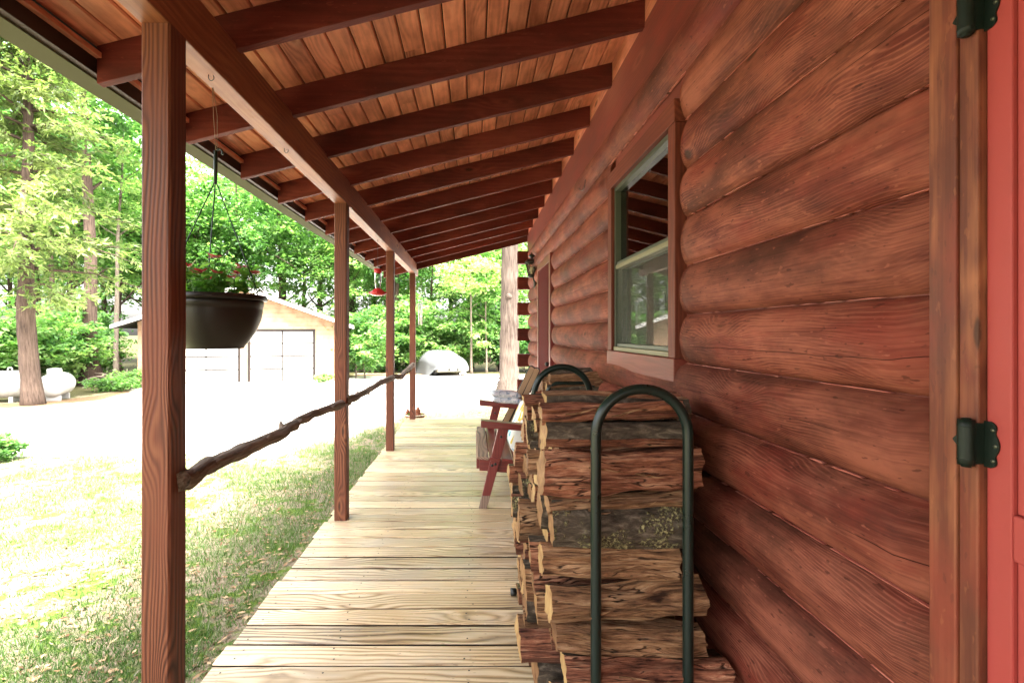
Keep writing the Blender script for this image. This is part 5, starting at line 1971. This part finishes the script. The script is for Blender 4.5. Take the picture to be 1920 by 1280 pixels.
def trunk_mb(seed, h, r, lean=0.3, limbs=7, z_limb=0.35, reach=2.5):
    rg = random.Random(seed)
    mb = MB()
    n = 14
    lx_, ly_ = rg.uniform(-1, 1) * lean, rg.uniform(-1, 1) * lean
    pts, rad = [], []
    for i in range(n + 1):
        u = i / n
        pts.append(Vector((lx_ * u * u + 0.05 * h * 0.2 * noise.noise(Vector((u * 3, seed, 0))), ly_ * u * u + 0.05 * h * 0.2 * noise.noise(Vector((u * 3, seed, 4))), h * u - 0.15)))
        fl = 1 + 0.75 * max(0, 1 - u * h / 0.7) ** 2
        rad.append(r * (1 - 0.75 * u) * fl)
    mb.tube(pts, rad, 14, wob=0.12, seed=seed)
    for k in range(limbs):
        u = z_limb + (0.95 - z_limb) * (k + rg.random()) / limbs
        i = int(u * n)
        p = pts[i]
        th = rg.uniform(0, 6.283)
        L = reach * rg.uniform(0.6, 1.1) * (1.15 - 0.6 * u)
        d = Vector((math.cos(th), math.sin(th), rg.uniform(0.2, 0.8)))
        q1 = p + d * L * 0.5 + Vector((0, 0, 0.05 * L))
        q2 = p + d * L + Vector((rg.uniform(-.2, .2), rg.uniform(-.2, .2), 0.12 * L))
        mb.tube([p, q1, q2], [rad[i] * 0.45, rad[i] * 0.28, rad[i] * 0.1], 7, wob=0.1, seed=k)
    return mb


def tree_proto(name, label, cat, group, tr, cr, tm, lm):
    root = thing(name, label, cat, (0, 0, -50), group=group)
    if tr is not None: tr.build("trunk", tm, root)
    cr.build("crown", lm, root)
    return root


G_TREE = "broadleaf trees of the woods behind the drive"
G_SHRUB = "leafy shrubs along the edge of the woods"
L_TREE = "tall leafy broadleaf tree in the woods behind the drive"
L_SHRUB = "dense green shrub at the foot of the woods"
protos = []
for s in range(5):
    h = [13, 15, 11, 16, 12][s]
    protos.append(tree_proto("broadleaf_tree", L_TREE, "tree", G_TREE, trunk_mb(40 + s, h * 0.85, 0.16 + 0.03 * (s % 3), 0.8, 8, 0.3, 3.2),
                             broad_crown(60 + s, 3.5, h * 0.22, h, 150, 52, 0.26, light=[0, .08, -.1, .04, -0.05][s]), M['bark'], M['leaf'] if s % 2 == 0 else M['leaf_dark']))
shrubs = []
for s in range(4):
    shrubs.append(tree_proto("shrub", L_SHRUB, "shrub", G_SHRUB, trunk_mb(80 + s, 1.8, 0.035, 0.4, 6, 0.15, 0.8),
                             broad_crown(90 + s, 1.5, 0.05, 3.0, 75, 40, 0.17, light=[0.1, -0.12, 0.0, -0.05][s]), M['bark_thin'], M['leaf_dark'] if s % 2 else M['leaf']))
used = set()


def put(protos, i, x, y, sc, rz, label=None):
    pr = protos[i]
    if (id(pr)) in used:
        o = copy_tree(pr)
    else:
        used.add(id(pr)); o = pr
    o.location = (x, y, gz(x, y) - 0.05)
    o.rotation_euler = (0, 0, rz)
    o.scale = (sc, sc, sc * random.uniform(0.92, 1.1))
    if label: o["label"] = label
    return o


rg = random.Random(77)
# wood behind garage and car: (photo column, distance, scale)
back = []
for px in range(-160, 1010, 62):
    back.append((px + rg.uniform(-20, 20), rg.uniform(36, 44), rg.uniform(1.15, 1.5)))
mid = []
for px in list(range(-190, 260, 66)):
    mid.append((px + rg.uniform(-18, 18), rg.uniform(22, 29), rg.uniform(0.9, 1.25)))
for px in range(640, 1010, 58):
    mid.append((px + rg.uniform(-14, 14), rg.uniform(29.5, 34), rg.uniform(0.72, 1.0)))
for px in range(300, 640, 75):
    mid.append((px + rg.uniform(-14, 14), rg.uniform(30, 34), rg.uniform(0.95, 1.2)))
for i, (px, d, sc) in enumerate(back + mid):
    put(protos, (i * 3 + int(px)) % 5, (px - VX) * d / F, d, sc, rg.uniform(0, 6.28))
for px in list(range(-130, 150, 22)):
    d = rg.uniform(16.5, 21)
    put(shrubs, rg.randrange(4), (px + rg.uniform(-10, 10) - VX) * d / F, d, rg.uniform(0.65, 1.25), rg.uniform(0, 6.28))
for px in list(range(640, 1015, 17)):
    d = rg.uniform(27.6, 30)
    put(shrubs, rg.randrange(4), (px + rg.uniform(-8, 8) - VX) * d / F, d, rg.uniform(0.8, 1.6), rg.uniform(0, 6.28))
for px in (135, 160, 182, 668, 684):
    d = 23.2 if px > 600 else 22.0
    put(shrubs, rg.randrange(4), (px - VX) * d / F, d, rg.uniform(1.0, 1.35), rg.uniform(0, 6.28))

# pine trunks seen between the shrubs
def lone_trunk(px, py, d, r, h, label, mat, lean, crown=None, seed=1, name="pine_tree", lm='leaf_dark'):
    p = at(px, py, d)
    z = gz(p.x, p.y)
    root = thing(name, label, "tree", (p.x, p.y, z))
    mb = trunk_mb(seed, h, r, lean, 6, 0.55, 1.8)
    mb.build("trunk", mat, root)
    if crown: crown.build("crown", M[lm], root)
    return root


lone_trunk(174, 735, 19.0, 0.27, 15, "thick grey brown pine trunk standing among the shrubs left of the garage", M['bark'], 0.6, broad_crown(201, 3.0, 7.5, 15, 120, 45, 0.24), 201)
lone_trunk(218, 722, 21.0, 0.11, 11, "slender pale sapling trunk close to the garage eave", M['bark_thin'], 0.4, broad_crown(202, 2.0, 5.5, 11, 70, 40, 0.22, 0.1), 202, "sapling", 'leaf')
lone_trunk(100, 730, 20.5, 0.12, 12, "thin dark leaning trunk between the cedar and the pine", M['bark'], 1.6, broad_crown(203, 2.2, 6, 12, 70, 40, 0.24), 203, "sapling")
lone_trunk(884, 700, 26.5, 0.075, 6.4, "slender sapling with a pale spreading crown behind the deer statue", M['bark_thin'], 0.3, broad_crown(204, 2.1, 3.6, 6.6, 70, 44, 0.20, 0.28), 204, "sapling", 'leaf')
lone_trunk(912, 700, 27.0, 0.06, 5.5, "thin bare stemmed sapling near the broad pale trunk", M['bark_thin'], 0.5, broad_crown(205, 1.2, 3.4, 5.5, 40, 40, 0.20), 205, "sapling", 'leaf')
lone_trunk(662, 700, 33.5, 0.30, 14, "thick pale trunk rising behind the third porch post", M['bark_pale'], 0.3, broad_crown(206, 3.0, 8, 15, 110, 45, 0.26), 206, "shade_tree")

# the broad pale trunk past the porch end
p = at(954, 737, 15.2)
big = thing("shade_tree", "broad pale barked tree trunk standing past the end of the porch", "tree", (p.x, p.y, gz(p.x, p.y)))
mb = MB()
pts, rad = [], []
for i in range(25):
    z = -0.2 + 9.5 * i / 24
    pts.append(Vector((0.035 * z * 0.2, 0, z)))
    rad.append((0.305 - 0.012 * z) * (1 + 0.55 * max(0, 1 - max(z, 0) / 0.75) ** 2))
mb.tube(pts, rad, 28, wob=0.16, seed=3)
rgb_ = random.Random(4)
for k in range(6):
    th = rgb_.uniform(0, 6.28)
    q = pts[18 + k]
    d = Vector((math.cos(th), math.sin(th), 0.6))
    mb.tube([q, q + d * 1.2, q + d * 2.6], [0.12, 0.08, 0.03], 8)
mb.tube([Vector((0.0, -0.20, 3.0)), Vector((-0.03, -0.31, 3.04))], [0.11, 0.075], 10)     # branch collar scar
mb.build("trunk", M['bark_pale'], big)
broad_crown(301, 3.6, 7.0, 12.5, 130, 46, 0.2).build("crown", M['leaf'], big)

# the nearest cedar
p = at(61, 757, 13.1)
ced = thing("cedar_tree", "feathery yellow green cedar with a fibrous trunk beside the propane tanks", "tree", (p.x, p.y, gz(p.x, p.y)))
mb = MB()
pts, rad = [], []
for i in range(30):
    z = -0.2 + 12.2 * i / 29
    pts.append(Vector((-0.045 * z - 0.10 * math.sin(z * 0.6), 0.02 * z, z)))
    rad.append(0.222 * (1 - 0.066 * max(z, 0)) * (1 + 0.38 * max(0, 1 - max(z, 0) / 0.6) ** 2))
mb.tube(pts, rad, 20, wob=0.2, seed=6)
rgc = random.Random(21)
vs, fs, rr = [], [], []
for k in range(92):
    u = rgc.random()
    z = 3.1 + 8.4 * u
    i = min(28, int((z + 0.2) / 12.2 * 29))
    p0 = pts[i]
    th = rgc.uniform(0, 6.283)
    L = (3.1 - 2.0 * u) * rgc.uniform(0.55, 1.1)
    if z < 3.8: L *= 0.8
    d = Vector((math.cos(th), math.sin(th), rgc.uniform(-0.05, 0.35)))
    bp = [p0 + d * L * t + Vector((0, 0, -0.22 * L * t * t + 0.1 * noise.noise(Vector((k, t * 3, 0))))) for t in (0, 0.25, 0.5, 0.75, 1.0)]
    mb.tube(bp, [0.05, 0.035, 0.022, 0.014, 0.006], 6)
    tone = rgc.uniform(0.15, 0.75)
    for q in range(44):
        t = rgc.uniform(0.18, 1.0)
        j = min(3, int(t * 4))
        b0 = bp[j].lerp(bp[j + 1], t * 4 - j)
        o = Vector((rgc.gauss(0, 0.22), rgc.gauss(0, 0.22), rgc.gauss(0, 0.12)))
        dirn = (d * 0.7 + Vector((rgc.gauss(0, .6), rgc.gauss(0, .6), rgc.uniform(-0.9, 0.1)))).normalized()
        for w in range(9):
            dd = (dirn + Vector((rgc.gauss(0, .38), rgc.gauss(0, .38), rgc.gauss(0, .3)))).normalized()
            leaf_quad(vs, fs, rr, b0 + o + dirn * 0.035 * w, dd, Vector((rgc.gauss(0, 1), rgc.gauss(0, 1), 1)).normalized(), rgc.uniform(0.11, 0.22), rgc.uniform(0.035, 0.065), min(1, max(0, tone + rgc.gauss(0, 0.14))))
mb.build("trunk", M['bark'], ced)
mc = MB(); mc.add(vs, fs, None, rr)
mc.build("crown", M['cedar'], ced)

# small plants: bush at the lawn edge, weeds by the garage
def small_bush(px, py, d, r, h, label, mat, seed, name="bush", cat="bush", leaf=0.06, n=40):
    p = at(px, py, d)
    root = thing(name, label, cat, (p.x, p.y, gz(p.x, p.y)))
    broad_crown(seed, r, 0.0, h, n, 36, leaf).build("foliage", mat, root)
    mb = MB()
    rgx = random.Random(seed)
    for k in range(7):
        th = rgx.uniform(0, 6.28)
        mb.tube([(0, 0, -0.03), (0.3 * r * math.cos(th), 0.3 * r * math.sin(th), h * 0.4), (0.7 * r * math.cos(th), 0.7 * r * math.sin(th), h * 0.75)], [0.012, 0.008, 0.004], 5)
    mb.build("stem", M['bark_thin'], root)


small_bush(-12, 860, 6.6, 0.42, 0.42, "low dark green bush growing at the lawn edge", M['leaf_dark'], 401, leaf=0.07, n=46)
small_bush(215, 742, 16.6, 0.9, 0.55, "pale green weeds growing beside the garage corner", M['leaf'], 402, "weeds", "weeds", 0.10, 50)
small_bush(245, 736, 17.6, 0.8, 0.75, "leafy weeds over the brush pile against the garage", M['leaf'], 403, "weeds", "weeds", 0.11, 46)
small_bush(607, 712, 20.4, 0.55, 0.40, "small tuft of weeds at the garage wall beside its second door", M['leaf'], 404, "weeds", "weeds", 0.09, 36)
# brush pile
p = at(238, 728, 18.3)
mb = MB()
rgx = random.Random(9)
for k in range(46):
    a = Vector((rgx.gauss(0, 0.6), rgx.gauss(0, 0.35), abs(rgx.gauss(0.15, 0.15))))
    d = Vector((rgx.uniform(-1, 1), rgx.uniform(-1, 1), rgx.uniform(-0.2, 0.4))).normalized()
    mb.tube([a, a + d * 0.4, a + d * rgx.uniform(0.7, 1.1) + Vector((0, 0, -0.08))], [0.03, 0.022, 0.01], 6)
o = mb.build("brush_pile", M['bark_thin'])
o.location = (p.x, p.y, gz(p.x, p.y))
tag(o, "pile of cut brush and sticks heaped beside the garage", "brush pile")
